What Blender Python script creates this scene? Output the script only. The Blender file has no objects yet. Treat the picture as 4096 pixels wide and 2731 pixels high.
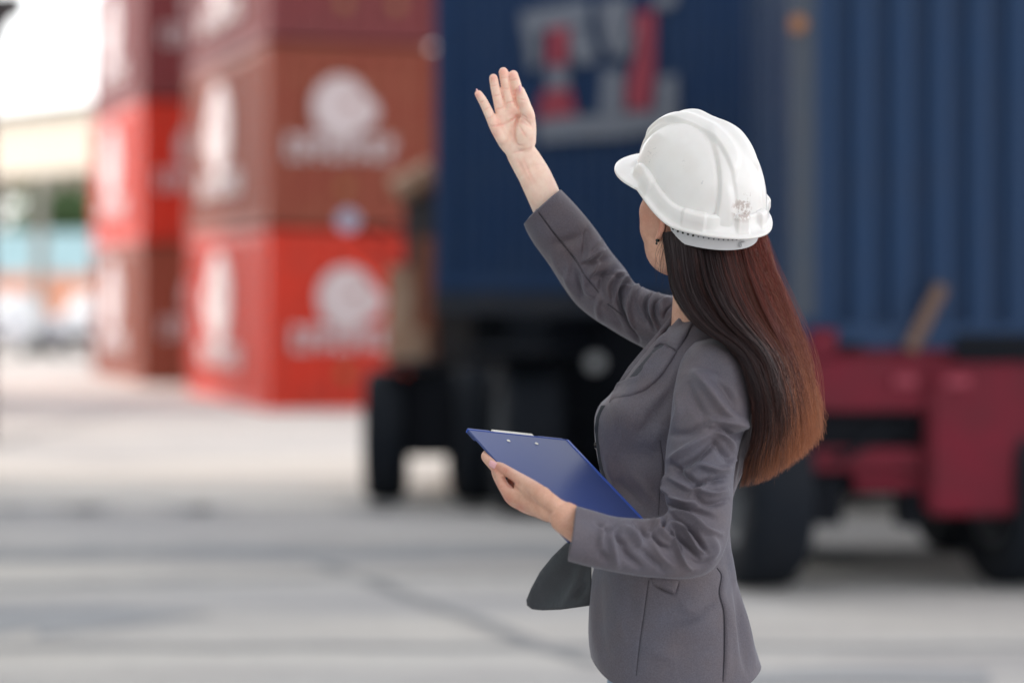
import bpy, bmesh, math, random
import numpy as np
from mathutils import Vector, Matrix
from mathutils.bvhtree import BVHTree
from mathutils.geometry import delaunay_2d_cdt

random.seed(7)
rng = np.random.default_rng(7)
R = math.radians
scene = bpy.context.scene
C = scene.collection

# ------------------------------------------------------------------ camera
CAM_Z, LENS, HOR = 1.56, 85.0, 1150.0
F = LENS / 36.0 * 4096.0
cd = bpy.data.cameras.new('camera')
cam = bpy.data.objects.new('camera', cd)
C.objects.link(cam)
cam.location = (0, 0, CAM_Z)
cam.rotation_euler = (R(90), 0, 0)
cd.lens, cd.sensor_width = LENS, 36.0
cd.shift_y = -(1365.5 - HOR) / 4096.0
cd.clip_start, cd.clip_end = 0.1, 3000
cd.dof.use_dof = True
cd.dof.focus_distance = 3.98
cd.dof.aperture_fstop = 1.55
scene.camera = cam

# ------------------------------------------------------------------ sky + sun
SUN_EL, SUN_AZ = 27.0, -71.0          # azimuth: from the left and a little beyond
w = bpy.data.worlds.new('World')
scene.world = w
w.use_nodes = True
nt = w.node_tree
bg = nt.nodes['Background']
sky = nt.nodes.new('ShaderNodeTexSky')
sky.sky_type = 'NISHITA'
sky.sun_disc = False
sky.sun_elevation = R(SUN_EL)
sky.sun_rotation = R(SUN_AZ)
sky.air_density, sky.dust_density, sky.ozone_density = 1.0, 1.0, 0.6
hs = nt.nodes.new('ShaderNodeHueSaturation'); hs.inputs['Saturation'].default_value = 0.10
nt.links.new(sky.outputs[0], hs.inputs['Color']); nt.links.new(hs.outputs[0], bg.inputs[0])
bg.inputs[1].default_value = 0.15
sl = bpy.data.lights.new('sun', 'SUN')
sl.energy, sl.angle, sl.color = 0.72, R(10), (1.0, 0.72, 0.46)   # thin high haze: a weak, soft sun
so = bpy.data.objects.new('sun', sl)
C.objects.link(so)
sd = Vector((math.sin(R(SUN_AZ)) * math.cos(R(SUN_EL)), math.cos(R(SUN_AZ)) * math.cos(R(SUN_EL)), math.sin(R(SUN_EL))))
so.rotation_euler = sd.to_track_quat('Z', 'Y').to_euler()
scene.view_settings.view_transform = 'Standard'
scene.view_settings.look = 'None'
scene.view_settings.gamma = 1
scene.view_settings.exposure = 1.56
scene.cycles.use_denoising = True
scene.cycles.max_bounces = 8

# ------------------------------------------------------------------ helpers
def Wp(px, py, d):
    return Vector(((px - 2048.0) / F * d, d, CAM_Z - (py - HOR) / F * d))
PD = 4.03
def P(px, py, dy=0.0):
    return Wp(px, py, PD + dy)
def gd(py):                     # ground distance seen at picture row py
    return F * CAM_Z / (py - HOR)

def tag(o, label=None, cat=None, group=None, kind=None):
    for k, v in (('label', label), ('category', cat), ('group', group), ('kind', kind)):
        if v: o[k] = v
    return o
def empty(name, loc=(0, 0, 0), rot=(0, 0, 0), **k):
    o = bpy.data.objects.new(name, None)
    C.objects.link(o); o.location = loc; o.rotation_euler = rot
    return tag(o, **k)
def link(name, me, mat, parent=None, smooth=False, **k):
    if mat is not None: me.materials.append(mat)
    if smooth: me.polygons.foreach_set('use_smooth', [True] * len(me.polygons))
    o = bpy.data.objects.new(name, me)
    C.objects.link(o)
    if parent is not None: o.parent = parent
    return tag(o, **k)
def fast(verts, faces, n=4):
    v = np.asarray(verts, dtype=np.float32).reshape(-1, 3); f = np.asarray(faces, dtype=np.int32).reshape(-1, n)
    me = bpy.data.meshes.new('m')
    me.vertices.add(len(v)); me.vertices.foreach_set('co', v.ravel())
    me.loops.add(f.size); me.loops.foreach_set('vertex_index', f.ravel())
    me.polygons.add(len(f)); me.polygons.foreach_set('loop_start', np.arange(0, f.size, n, dtype=np.int32))
    me.update(calc_edges=True); me.validate()
    return me

class MB:
    def __init__(s): s.v, s.f = [], []
    def add(s, v, f):
        b = len(s.v); s.v += [tuple(p) for p in v]; s.f += [tuple(i + b for i in q) for q in f]; return s
    def box(s, x0, x1, y0, y1, z0, z1, M=None):
        v = [Vector((x, y, z)) for z in (z0, z1) for y in (y0, y1) for x in (x0, x1)]
        if M is not None: v = [M @ p for p in v]
        return s.add(v, [(0, 2, 3, 1), (4, 5, 7, 6), (0, 1, 5, 4), (2, 6, 7, 3), (0, 4, 6, 2), (1, 3, 7, 5)])
    def cyl(s, p0, p1, r0, r1=None, n=20):
        p0, p1 = Vector(p0), Vector(p1); r1 = r0 if r1 is None else r1
        q = (p1 - p0).to_track_quat('Z', 'Y')
        ring = [Vector((math.cos(2 * math.pi * i / n), math.sin(2 * math.pi * i / n), 0)) for i in range(n)]
        v = [p0 + q @ (a * r0) for a in ring] + [p1 + q @ (a * r1) for a in ring]
        f = [(i, (i + 1) % n, n + (i + 1) % n, n + i) for i in range(n)]
        f += [tuple(range(n - 1, -1, -1)), tuple(range(n, 2 * n))]
        return s.add(v, f)
    def lathe(s, prof, M, n=32):        # prof: (radius, height) turned about local X
        v, f = [], []
        for (r, h) in prof:
            for i in range(n):
                a = 2 * math.pi * i / n
                v.append(M @ Vector((h, r * math.cos(a), r * math.sin(a))))
        for k in range(len(prof) - 1):
            for i in range(n):
                j = (i + 1) % n
                f.append((k * n + i, k * n + j, (k + 1) * n + j, (k + 1) * n + i))
        return s.add(v, f)
    def tube(s, pts, r, n=10):
        for a, b in zip(pts[:-1], pts[1:]): s.cyl(a, b, r, n=n)
        return s
    def build(s, name, mat, parent=None, bevel=0, smooth=False, **k):
        me = bpy.data.meshes.new(name); me.from_pydata(s.v, [], s.f); me.validate()
        bm = bmesh.new(); bm.from_mesh(me); bmesh.ops.recalc_face_normals(bm, faces=bm.faces)
        if bevel:
            bmesh.ops.remove_doubles(bm, verts=bm.verts, dist=1e-5)
            bmesh.ops.bevel(bm, geom=bm.edges[:], offset=bevel, segments=2, affect='EDGES', clamp_overlap=True)
        bm.to_mesh(me); bm.free()
        return link(name, me, mat, parent, smooth, **k)

# ------------------------------------------------------------------ materials
def nodes(name):
    m = bpy.data.materials.new(name); m.use_nodes = True
    return m, m.node_tree, m.node_tree.nodes['Principled BSDF']
def ramp(nt, fac, stops):
    r = nt.nodes.new('ShaderNodeValToRGB'); nt.links.new(fac, r.inputs[0])
    e = r.color_ramp.elements
    while len(e) < len(stops): e.new(0.5)
    for i, (p, c) in enumerate(stops):
        e[i].position = p; e[i].color = (*c, 1) if len(c) == 3 else c
    return r
def noise(nt, scale, detail=4, rough=0.5, coord='Object', stretch=None):
    t = nt.nodes.new('ShaderNodeTexCoord'); n = nt.nodes.new('ShaderNodeTexNoise')
    n.inputs['Scale'].default_value = scale; n.inputs['Detail'].default_value = detail; n.inputs['Roughness'].default_value = rough
    src = t.outputs[coord]
    if stretch:
        mp = nt.nodes.new('ShaderNodeMapping'); mp.inputs['Scale'].default_value = stretch
        nt.links.new(src, mp.inputs[0]); src = mp.outputs[0]
    nt.links.new(src, n.inputs['Vector'])
    return n
def mixc(nt, fac, a, b, mode='MIX'):
    m = nt.nodes.new('ShaderNodeMix'); m.data_type = 'RGBA'; m.blend_type = mode
    for i, x in ((0, fac), (6, a), (7, b)):
        if hasattr(x, 'node'): nt.links.new(x, m.inputs[i])
        else: m.inputs[i].default_value = x if i == 0 else ((*x, 1) if len(x) == 3 else x)
    return m.outputs[2]
def paint(name, col, rough=0.5, vary=0.25, scale=3.0, dirt=(0.08, 0.06, 0.05), metal=0.0, spec=0.5, bump=0.0):
    m, nt, b = nodes(name)
    n = noise(nt, scale, 6, 0.6)
    r = ramp(nt, n.outputs[0], [(0.35, (0, 0, 0)), (0.75, (1, 1, 1))])
    f = nt.nodes.new('ShaderNodeMath'); f.operation = 'MULTIPLY'; f.inputs[1].default_value = vary
    nt.links.new(r.outputs[0], f.inputs[0])
    nt.links.new(mixc(nt, f.outputs[0], col, dirt), b.inputs['Base Color'])
    b.inputs['Roughness'].default_value = rough; b.inputs['Metallic'].default_value = metal
    b.inputs['Specular IOR Level'].default_value = spec
    if bump:
        n2 = noise(nt, scale * 12, 4); bp = nt.nodes.new('ShaderNodeBump'); bp.inputs['Strength'].default_value = bump
        bp.inputs['Distance'].default_value = 0.002
        nt.links.new(n2.outputs[0], bp.inputs['Height']); nt.links.new(bp.outputs[0], b.inputs['Normal'])
    return m
M = {}
M['red'] = paint('bright_red_paint', (0.54, 0.032, 0.015), 0.5, 0.35, spec=0.2)
M['brown'] = paint('oxide_brown_paint', (0.22, 0.055, 0.035), 0.55, 0.2, dirt=(0.25, 0.10, 0.05), spec=0.2)
M['maroon'] = paint('maroon_paint', (0.17, 0.035, 0.04), 0.55, 0.2, spec=0.2)
M['orange_brown'] = paint('orange_brown_paint', (0.215, 0.046, 0.030), 0.55, 0.45, dirt=(0.24, 0.09, 0.05), spec=0.2)
M['navy'] = paint('navy_paint', (0.009, 0.032, 0.095), 0.45, 0.3, dirt=(0.03, 0.05, 0.09), spec=0.2)
M['navy2'] = paint('blue_paint', (0.012, 0.040, 0.105), 0.42, 0.25, dirt=(0.03, 0.045, 0.085), spec=0.2)
M['white_paint'] = paint('white_lettering', (0.52, 0.44, 0.46), 0.5, 0.15)
M['grey_paint'] = paint('weathered_white', (0.145, 0.165, 0.215), 0.5, 0.25)
M['logo_red'] = paint('faded_red', (0.27, 0.02, 0.048), 0.5, 0.2)
M['crimson'] = paint('crimson_paint', (0.165, 0.009, 0.025), 0.55, 0.8, dirt=(0.075, 0.015, 0.022), spec=0.2)
M['black_steel'] = paint('black_steel', (0.004, 0.006, 0.011), 0.7, 0.3, dirt=(0.014, 0.014, 0.017), spec=0.15)
M['rubber'] = paint('tyre_rubber', (0.006, 0.009, 0.015), 0.8, 0.4, dirt=(0.020, 0.021, 0.025), spec=0.2)
M['rim_steel'] = paint('rim_steel', (0.10, 0.11, 0.13), 0.5, 0.3)
M['amber'] = paint('amber_reflector', (0.26, 0.09, 0.015), 0.3, 0.0)
M['beige'] = paint('beige_paint', (0.42, 0.28, 0.20), 0.6, 0.8, scale=5, dirt=(0.22, 0.09, 0.04))
M['rust'] = paint('rust_orange', (0.26, 0.07, 0.03), 0.6, 0.3)
M['cream'] = paint('cream_wall', (0.60, 0.55, 0.47), 0.8, 0.1)
M['dark_wall'] = paint('shed_interior', (0.05, 0.055, 0.07), 0.9, 0.2)
M['concrete'] = paint('column_concrete', (0.26, 0.24, 0.22), 0.85, 0.2)
M['pale_blue'] = paint('pale_blue_paint', (0.45, 0.68, 0.74), 0.5, 0.15)
M['salmon'] = paint('salmon_paint', (0.80, 0.38, 0.25), 0.5, 0.15)
M['car_white'] = paint('car_white', (0.72, 0.73, 0.75), 0.25, 0.05)
M['glass'] = paint('dark_glass', (0.02, 0.025, 0.03), 0.08, 0.0)
M['strap'] = paint('tan_strap', (0.15, 0.09, 0.065), 0.8, 0.2)
M['mirror'] = paint('mirror_glass', (0.45, 0.45, 0.60), 0.3, 0.0)
M['steel_dark'] = paint('dark_crane_paint', (0.03, 0.025, 0.03), 0.6, 0.2)

# ------------------------------------------------------------------ ground
m, nt_, b = nodes('yard_concrete')
n1 = noise(nt_, 0.35, 6, 0.6, stretch=(0.35, 1.0, 1.0)); n2 = noise(nt_, 9.0, 6, 0.65); n3 = noise(nt_, 1.1, 5, 0.6, stretch=(0.22, 1.1, 1))
r1 = ramp(nt_, n1.outputs[0], [(0.32, (0.51, 0.505, 0.51)), (0.52, (0.62, 0.595, 0.565)), (0.70, (0.68, 0.635, 0.58))])
r3 = ramp(nt_, n3.outputs[0], [(0.36, (0.62, 0.62, 0.66)), (0.55, (1, 1, 1))])
c = mixc(nt_, 0.85, r1.outputs[0], r3.outputs[0], 'MULTIPLY')
r2 = ramp(nt_, n2.outputs[0], [(0.3, (0.86, 0.86, 0.87)), (0.7, (1.05, 1.05, 1.05))])
c = mixc(nt_, 0.7, c, r2.outputs[0], 'MULTIPLY')
nt_.links.new(c, b.inputs['Base Color']); b.inputs['Roughness'].default_value = 0.85
bp = nt_.nodes.new('ShaderNodeBump'); bp.inputs['Strength'].default_value = 0.3; bp.inputs['Distance'].default_value = 0.01
nt_.links.new(n2.outputs[0], bp.inputs['Height']); nt_.links.new(bp.outputs[0], b.inputs['Normal'])
M['ground'] = m
MB().add([(-900, -200, 0), (900, -200, 0), (900, 1800, 0), (-900, 1800, 0)], [(0, 1, 2, 3)]).build('ground', M['ground'], kind='structure')
M['joint'] = paint('joint_tar', (0.27, 0.27, 0.285), 0.9, 0.5, dirt=(0.40, 0.40, 0.40))
M['stain'] = paint('ground_stain', (0.30, 0.31, 0.34), 0.9, 0.75, scale=2.0, dirt=(0.46, 0.46, 0.46))
def strip(name, pts, wd, mat, z=0.004):
    v, f = [], []
    for i, p in enumerate(pts):
        p = Vector((p[0], p[1], 0)); a = Vector((*pts[max(i - 1, 0)][:2], 0)); c_ = Vector((*pts[min(i + 1, len(pts) - 1)][:2], 0))
        t = (c_ - a).normalized(); nrm = Vector((-t.y, t.x, 0)); k = wd * (0.8 + 0.4 * random.random()) / 2
        v += [p + nrm * k + Vector((0, 0, z)), p - nrm * k + Vector((0, 0, z))]
        if i: f.append((2 * i - 2, 2 * i - 1, 2 * i + 1, 2 * i))
    MB().add(v, f).build(name, mat, kind='structure')
def G(px, py):
    d = gd(py); return ((px - 2048) / F * d, d)
strip('ground_joint', [G(-300 + 300 * i, 2588 + 3 * math.sin(i * 2.1)) for i in range(17)], 0.16, M['joint'])
strip('ground_joint', [G(-300 + 300 * i, 2020 + 4 * math.sin(i * 1.7)) for i in range(8)], 0.14, M['joint'], 0.0044)
strip('ground_joint', [(-1.18, 13.9), G(1300, 2262), G(1500, 2330), G(1700, 2412), G(1950, 2500), G(2200, 2600), G(2400, 2660)], 0.11, M['joint'], 0.0048)
strip('ground_stain', [G(-200 + 260 * i, 2215 + 8 * math.sin(i * 1.3)) for i in range(15)], 0.75, M['stain'], 0.0052)
strip('ground_stain', [G(-300, 2490), G(0, 2480), G(300, 2470), G(520, 2500)], 0.9, M['stain'], 0.0056)
for (px, sx) in ((60, 90), (330, 50), (780, 60), (1500, 70), (1870, 60)):
    strip('ground_stain', [G(px - sx, 2040), G(px, 2032), G(px + sx, 2042)], 0.5, M['stain'], 0.0062)
strip('ground_joint', [G(-200 + 300 * i, 1720) for i in range(8)], 0.5, M['stain'], 0.006)

M['tyre_mark'] = paint('tyre_mark', (0.34, 0.34, 0.355), 0.9, 0.8, scale=3.0, dirt=(0.56, 0.55, 0.53))
for i, off in enumerate((0.0, 1.75)):
    strip('tyre_mark', [(-3.8 + .75 * k, 12.2 + off + .9 * math.sin(k * .33), 0) for k in range(16)], 0.26, M['tyre_mark'], 0.0068 + .0004 * i)
strip('ground_stain', [(-1.9, 8.9, 0), (-1.55, 9.0, 0), (-1.2, 8.92, 0)], 0.35, M['stain'], 0.0078)
strip('ground_stain', [(.9, 9.6, 0), (1.3, 9.7, 0), (1.9, 9.62, 0)], 0.28, M['stain'], 0.0082)
strip('ground_joint', [(-5.2 + .02 * k, 6 + 3 * k, 0) for k in range(12)], 0.08, M['joint'], 0.0086)
# ------------------------------------------------------------------ containers
def corr(p0, p1, z0, z1, out, period, depth):
    """corrugated panel between plan points p0, p1; out = outward normal"""
    p0, p1, out = Vector(p0), Vector(p1), Vector(out)
    L = (p1 - p0).length; n = max(2, round(L / period)); t = (p1 - p0) / L; per = L / n
    prof = []
    for i in range(n):
        for (u, h) in ((0.0, 0), (0.38, 0), (0.52, -1), (0.86, -1)): prof.append(((i + u) * per, h * depth))
    prof.append((L, 0))
    v, f = [], []
    for z in (z0, z1):
        for (u, h) in prof:
            q = p0 + t * u + out * h; v.append((q.x, q.y, z))
    k = len(prof)
    for i in range(k - 1): f.append((i, i + 1, k + i + 1, k + i))
    return v, f
def container(name, corner, ang, Wd, L, H, z, mat, label, group, period=0.24, depth=0.035, postmat=None, logo=None, end_flat=False):
    """local x = width of the end that faces the camera, y = length going away"""
    t = empty(name, (corner[0], corner[1], z), (0, 0, ang), label=label, cat='shipping container', group=group)
    p = 0.13; rh = 0.13
    fr = MB()
    for x in (0, Wd - p):
        for y in (0, L - p): fr.box(x, x + p, y, y + p, 0, H)
    for (z0, z1) in ((0.0, rh), (H - rh, H)):
        for y in (0.006, L - p + 0.006): fr.box(p, Wd - p, y, y + p - 0.012, z0, z1)
        for x in (0.006, Wd - p + 0.006): fr.box(x, x + p - 0.012, p, L - p, z0, z1)
    fr.build('frame', postmat or mat, t)
    i = 0.03
    for (a, b_, o) in (((p, i), (Wd - p, i), (0, -1)), ((i, p), (i, L - p), (-1, 0)), ((Wd - i, p), (Wd - i, L - p), (1, 0)), ((p, L - i), (Wd - p, L - i), (0, 1))):
        v, f = corr((*a, 0), (*b_, 0), rh, H - rh, (*o, 0), period, depth)
        MB().add(v, f).build('wall_panel', mat, t)
    MB().box(p, Wd - p, p, L - p, H - 0.06, H - 0.03).build('roof_panel', mat, t)
    MB().box(p, Wd - p, p, L - p, 0.03, 0.06).build('floor_panel', M['black_steel'], t)
    for x in (-0.006, Wd - 0.17):
        for y in (-0.006, L - 0.17):
            for zz in (0.003, H - 0.125): MB().box(x, x + 0.176, y, y + 0.176, zz, zz + 0.12).build('corner_casting', postmat or mat, t)
    return t
def disc_poly(cx, cz, rx, rz, n=40, a0=0, a1=2 * math.pi):
    return [(cx + rx * math.cos(a0 + (a1 - a0) * i / n), cz + rz * math.sin(a0 + (a1 - a0) * i / n)) for i in range(n)]
def plate(mb, poly, plane, off, th=0.004):
    """extruded flat poly; plane 'y' (end wall) or 'x' (side wall)"""
    n = len(poly); v = []
    for o in (off, off - th):
        for (a, z) in poly: v.append((a, o, z) if plane == 'y' else (o, a, z))
    mb.add(v, [tuple(range(n)), tuple(range(2 * n - 1, n - 1, -1))] + [(i, (i + 1) % n, n + (i + 1) % n, n + i) for i in range(n)])
def emblem(t, plane, cx, cz, r, sx, off, text_w):
    mb = MB()
    # round mark: crescent-like disc with a smaller notch made by two bodies
    plate(mb, disc_poly(cx - .06 * r * sx, cz, r * sx * .93, r), plane, off); plate(mb, disc_poly(cx + .62 * r * sx, cz - .12 * r, r * sx * .55, r * .5), plane, off + 0.0008)
    mb.build('round_emblem', M['white_paint'], t)
    mb = MB()
    plate(mb, disc_poly(cx + 0.28 * r * sx, cz + 0.10 * r, 0.20 * r * sx, 0.13 * r), plane, off - 0.006)
    mb.build('emblem_swirl', M['brown'], t)
    mb = MB()
    n = 8; w_ = text_w / n
    for i in range(n):
        x0 = cx - text_w / 2 + i * w_
        plate(mb, [(x0, cz - r - 0.27), (x0 + w_ * 0.40, cz - r - 0.27), (x0 + w_ * 0.40, cz - r + 0.04), (x0, cz - r + 0.04)], plane, off)
        k = (i * 7) % 3
        for zz in ((-0.27, -0.13, -0.20)[k], -0.04):
            plate(mb, [(x0 + w_ * 0.42, cz - r + zz), (x0 + w_ * 0.78, cz - r + zz), (x0 + w_ * 0.78, cz - r + zz + 0.06), (x0 + w_ * 0.42, cz - r + zz + 0.06)], plane, off)
    mb.build('lettering', M['white_paint'], t)
def stack(corner, ang, mats, labels, group, H=2.36, Wd=2.3, L=5.8):
    for k, (mt, lb) in enumerate(zip(mats, labels)):
        t = container('shipping_container', corner, ang, Wd, L, H - 0.07, k * H, M[mt], lb, group, period=0.26)
        emblem(t, 'y', 1.02 + (.03, -.04, .05)[k], 1.48 + (-.05, .02, .04)[k], 0.40, 1.0, -0.004, 1.45)
        emblem(t, 'x', 3.4, 1.40, 0.66, 1.25, -0.004, 3.0)
        for x in ((1.0, 1.7) if k else (1.0,)):
            MB().cyl((x, -0.004, 0.47), (x, -0.02, 0.47), 0.075).build('amber_label', M['amber'], t)
NA = math.atan2(0.30, 0.954)
stack((-3.10, 30.6), NA, ['red', 'orange_brown', 'maroon'],
      ['bright red shipping container at the bottom of the nearer stack, beside the blue container truck',
       'rust brown shipping container in the middle of the nearer stack, with a round white emblem',
       'maroon shipping container topmost in the nearer stack, cut off by the top of the photo'],
      'shipping containers stacked beyond the truck')
stack((-5.95, 38.8), NA, ['brown', 'red', 'maroon'],
      ['dark brown shipping container at the bottom of the farther stack',
       'bright red shipping container in the middle of the farther stack, between two brown ones',
       'dark maroon shipping container topmost in the farther stack, against the white sky'],
      'shipping containers stacked beyond the truck', H=2.31)
# shade: unseen building added left of the frame to darken the foreground
def shade_block(x0, x1, y0, y1, H, label, name='shade_caster'):
    t = empty(name, ((x0 + x1) / 2, (y0 + y1) / 2, 0), label=label, cat='building')
    a, b_ = (x1 - x0) / 2, (y1 - y0) / 2
    MB().box(-a, a, -b_, b_, 0, H).build('wall', M['cream'], t)
    MB().box(-a - 0.4, a + 0.4, -b_ - 0.2, b_ + 0.2, H + 0.003, H + 0.3).build('roof', M['steel_dark'], t)
    d_ = MB()
    for i in range(int((y1 - y0) // 6)):
        yy = -b_ + 2 + i * 6; d_.box(a + 0.004, a + 0.06, yy, yy + 3.5, 0.02, 4.2)
    d_.build('door', M['pale_blue'], t)
shade_block(-21, -7.0, -25, 21.0, 9.6, 'tall unseen cream block added left of the yard to shade the foreground')
for k, (mt, lb) in enumerate((('navy2', 'blue shipping container at the bottom of an unseen stack added for shade left of the view'), ('brown', 'brown shipping container in the middle of an unseen stack added for shade left of the view'), ('red', 'red shipping container on top of an unseen stack added for shade left of the view'))):
    container('shipping_container', (-13.8, 32.4), 0, 5.8, 2.4, 2.34, 2.36 * k, M[mt], lb, 'unseen shipping containers added left of the view for shade', period=0.26)  # unseen stack, added to throw a shadow on the nearer stack's side
# ------------------------------------------------------------------ wheels
def wheel(parent, x, y, z, r, wd, name='wheel', axis_ang=0.0):
    h = empty(name, (x, y, z), (0, 0, axis_ang)); h.parent = parent
    prof = [(r * 0.56, -wd * 0.42), (r * 0.62, -wd / 2), (r * 0.90, -wd / 2), (r * 0.985, -wd * 0.40), (r, -wd * 0.2), (r, wd * 0.2), (r * 0.985, wd * 0.40), (r * 0.90, wd / 2), (r * 0.62, wd / 2), (r * 0.56, wd * 0.42)]
    MB().lathe(prof, Matrix(), 40).build('tyre', M['rubber'], h, smooth=True)
    prof = [(0.001, -wd * 0.15), (r * 0.16, -wd * 0.18), (r * 0.2, 0.0), (r * 0.45, wd * 0.05), (r * 0.5, -wd * 0.40), (r * 0.57, -wd * 0.43), (r * 0.57, wd * 0.43), (r * 0.5, wd * 0.40), (r * 0.42, wd * 0.25), (0.001, wd * 0.25)]
    MB().lathe(prof, Matrix(), 32).build('rim', M['rim_steel'], h, smooth=True)
    return h
# ------------------------------------------------------------------ truck A with the lettered navy container
AX, AY, AANG = -0.572, 17.9, math.atan2(-0.37, 0.93)
u = Vector((math.cos(AANG), math.sin(AANG), 0)); nrmA = Vector((u.y, -u.x, 0))
def onA(px, py):          # a point of container A's long face seen at this pixel
    k = (px - 2048) / F
    t = (k * AY - AX) / (u.x - k * u.y); d = AY + u.y * t
    return t, CAM_Z - (py - HOR) / F * d
tA = container('navy_container', (AX, AY), AANG, 5.8, 2.3, 2.5, 1.53, M['navy'], 'navy blue container with a big white and red mark, on the black truck', None, period=0.105, depth=0.022)
FACE = -0.006
def markA(name, mat, polys, off):
    for i, pl in enumerate(polys):
        mb = MB(); plate(mb, [(onA(x, y)[0], onA(x, y)[1] - 1.53) for (x, y) in pl], 'y', off - 0.0007 * i, 0.003)
        mb.build(name, mat, tA)
cv = lambda L: [(1950 + 0.408 * x, 0.408 * y) for (x, y) in L]
markA('white_mark', M['grey_paint'], [cv(q) for q in (
    [(330, 130), (640, 60), (1000, 10), (1000, 230), (800, 260), (600, 300), (350, 300)],
    [(360, 300), (500, 300), (520, 640), (420, 700)], [(800, 300), (980, 250), (1080, 560), (1000, 640), (830, 600)],
    [(1080, 30), (1400, -30), (1390, 160), (1330, 540), (1230, 560), (1150, 420)], [(1340, 560), (1440, 180), (1480, 200), (1400, 600)],
    [(590, 660), (790, 650), (800, 860), (600, 880)], [(1140, 680), (1330, 690), (1330, 1110), (1110, 1120)],
    [(480, 1200), (700, 1150), (1100, 1130), (1640, 1090), (1640, 1290), (1300, 1350), (900, 1370), (500, 1400)],
    [(1680, 760), (1860, 740), (1850, 1280), (1650, 1290)], [(1640, -60), (1880, -80), (1850, 30), (1780, 90), (1640, 70)])], FACE)
markA('red_mark', M['logo_red'], [cv(q) for q in (
    [(600, 290), (810, 260), (790, 640), (590, 650)], [(560, 890), (810, 870), (880, 1130), (480, 1180)],
    [(1450, 130), (1650, 100), (1640, 700), (1600, 1080), (1370, 1080), (1380, 820), (1480, 500)])], FACE - 0.012)
# chassis of truck A (local axes of the container: x along the face, y away)
tr = empty('container_truck', (AX, AY, 0), (0, 0, AANG), label='black yard truck with beige cab panels, carrying the navy container behind the woman', cat='truck')
M['post_dark'] = paint('rail_paint', (0.020, 0.026, 0.040), 0.6, 0.3, spec=0.2)
cb = MB()
cb.box(0.0, 5.8, 0.05, 2.25, 1.40, 1.525); cb.box(0.1, 5.7, 0.5, 0.7, 1.05, 1.398); cb.box(0.1, 5.7, 1.6, 1.8, 1.05, 1.398)
cb.build('chassis', M['black_steel'], tr)
MB().box(-0.02, 5.8, 0.0, 0.045, 1.37, 1.51).build('side_rail', M['post_dark'], tr)
eq = MB()
eq.box(0.9, 5.6, 0.15, 0.45, 0.55, 1.38); eq.box(0.35, 5.7, 1.2, 1.25, 0.07, 1.38); eq.box(0.85, 1.6, 0.46, 1.1, 0.5, 1.38)
eq.box(2.0, 5.6, 0.2, 1.1, 0.40, 0.545)
eq.build('underbody_tank', M['black_steel'], tr)
MB().box(1.4, 5.6, 0.05, 0.12, 0.40, 1.0).build('side_guard', M['black_steel'], tr)
for x, y in ((1.05, -0.85), (0.42, -0.15), (2.6, 0.4), (3.6, 0.4), (1.3, 1.9), (2.6, 1.9), (3.6, 1.9)):
    wheel(tr, x, y, 0.54 if y < -.5 else 0.50, 0.54 if y < -.5 else 0.50, 0.40, axis_ang=-AANG + R(8))
lampA = MB().cyl((1.28, -0.02, 1.02), (1.28, -0.08, 1.02), 0.06); lampA.build('marker_lamp', M['car_white'], tr)
MB().box(0.72, 1.4, -1.35, -0.25, 1.10, 1.15).cyl((1.05, -0.85, 0.54), (1.05, 0.4, 0.54), 0.09).box(0.9, 1.2, -0.8, 0.3, 1.151, 1.36).build('mudguard', M['black_steel'], tr)
# tractor cab seen past the container's left edge
cabM = Matrix.Rotation(-AANG, 4, 'Z')
cab = empty('cab', (0, 0, 0), (0, 0, -AANG)); cab.parent = tr
def Lc(px, py, d): q = Wp(px, py, d); return (q.x - AX, q.y - AY, q.z)
x0 = Lc(1590, 0, 18.6)[0]; x1 = x0 + 2.1
MB().box(x0 + 0.05, x1, 0.7, 2.6, 0.95, 2.30).build('cab_body', M['steel_dark'], cab, bevel=0.05)
MB().box(x0 - 0.08, x0 + 0.13, 0.62, 0.695, 0.95, 1.72).box(x0 + 0.02, x0 + 0.24, 0.50, 0.61, 0.92, 1.25).build('beige_panel', M['beige'], cab, bevel=0.02)
MB().box(x0 + 0.145, x0 + 0.30, 0.60, 0.695, 0.9, 1.95).build('rust_panel', M['rust'], cab, bevel=0.02)
a_, b2 = Lc(1580, 770, 18.5), Lc(1735, 690, 18.5)
MB().cyl(a_, b2, 0.11).build('exhaust_pipe', M['beige'], cab, bevel=0)
q = Lc(1392, 882, 18.5)
MB().cyl((q[0], q[1] - 0.01, q[2]), (q[0], q[1] + 0.03, q[2]), 0.088, n=28).build('mirror', M['mirror'], cab)
MB().cyl((q[0], q[1] + 0.032, q[2] - 0.05), (x0 + 0.1, q[1] + 0.2, q[2] - 0.12), 0.014).cyl((q[0], q[1] + 0.032, q[2] - 0.05), (x0 + 0.1, q[1] + 0.2, q[2] - 0.4), 0.014).build('mirror_arm', M['black_steel'], cab)
MB().box(x0 + 0.12, x1, -0.3, 2.6, 0.33, 0.94).box(x0 - 0.02, x0 + 0.34, -0.55, 0.45, 0.98, 1.02).build('cab_chassis', M['black_steel'], cab)
wheel(tr, *(cabM.inverted() @ Vector((x0 + 0.16, -0.35, 0)))[:2], 0.48, 0.48, 0.30, axis_ang=-AANG)
wheel(tr, *(cabM.inverted() @ Vector((x0 + 0.20, 2.0, 0)))[:2], 0.48, 0.48, 0.30, axis_ang=-AANG)

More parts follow.
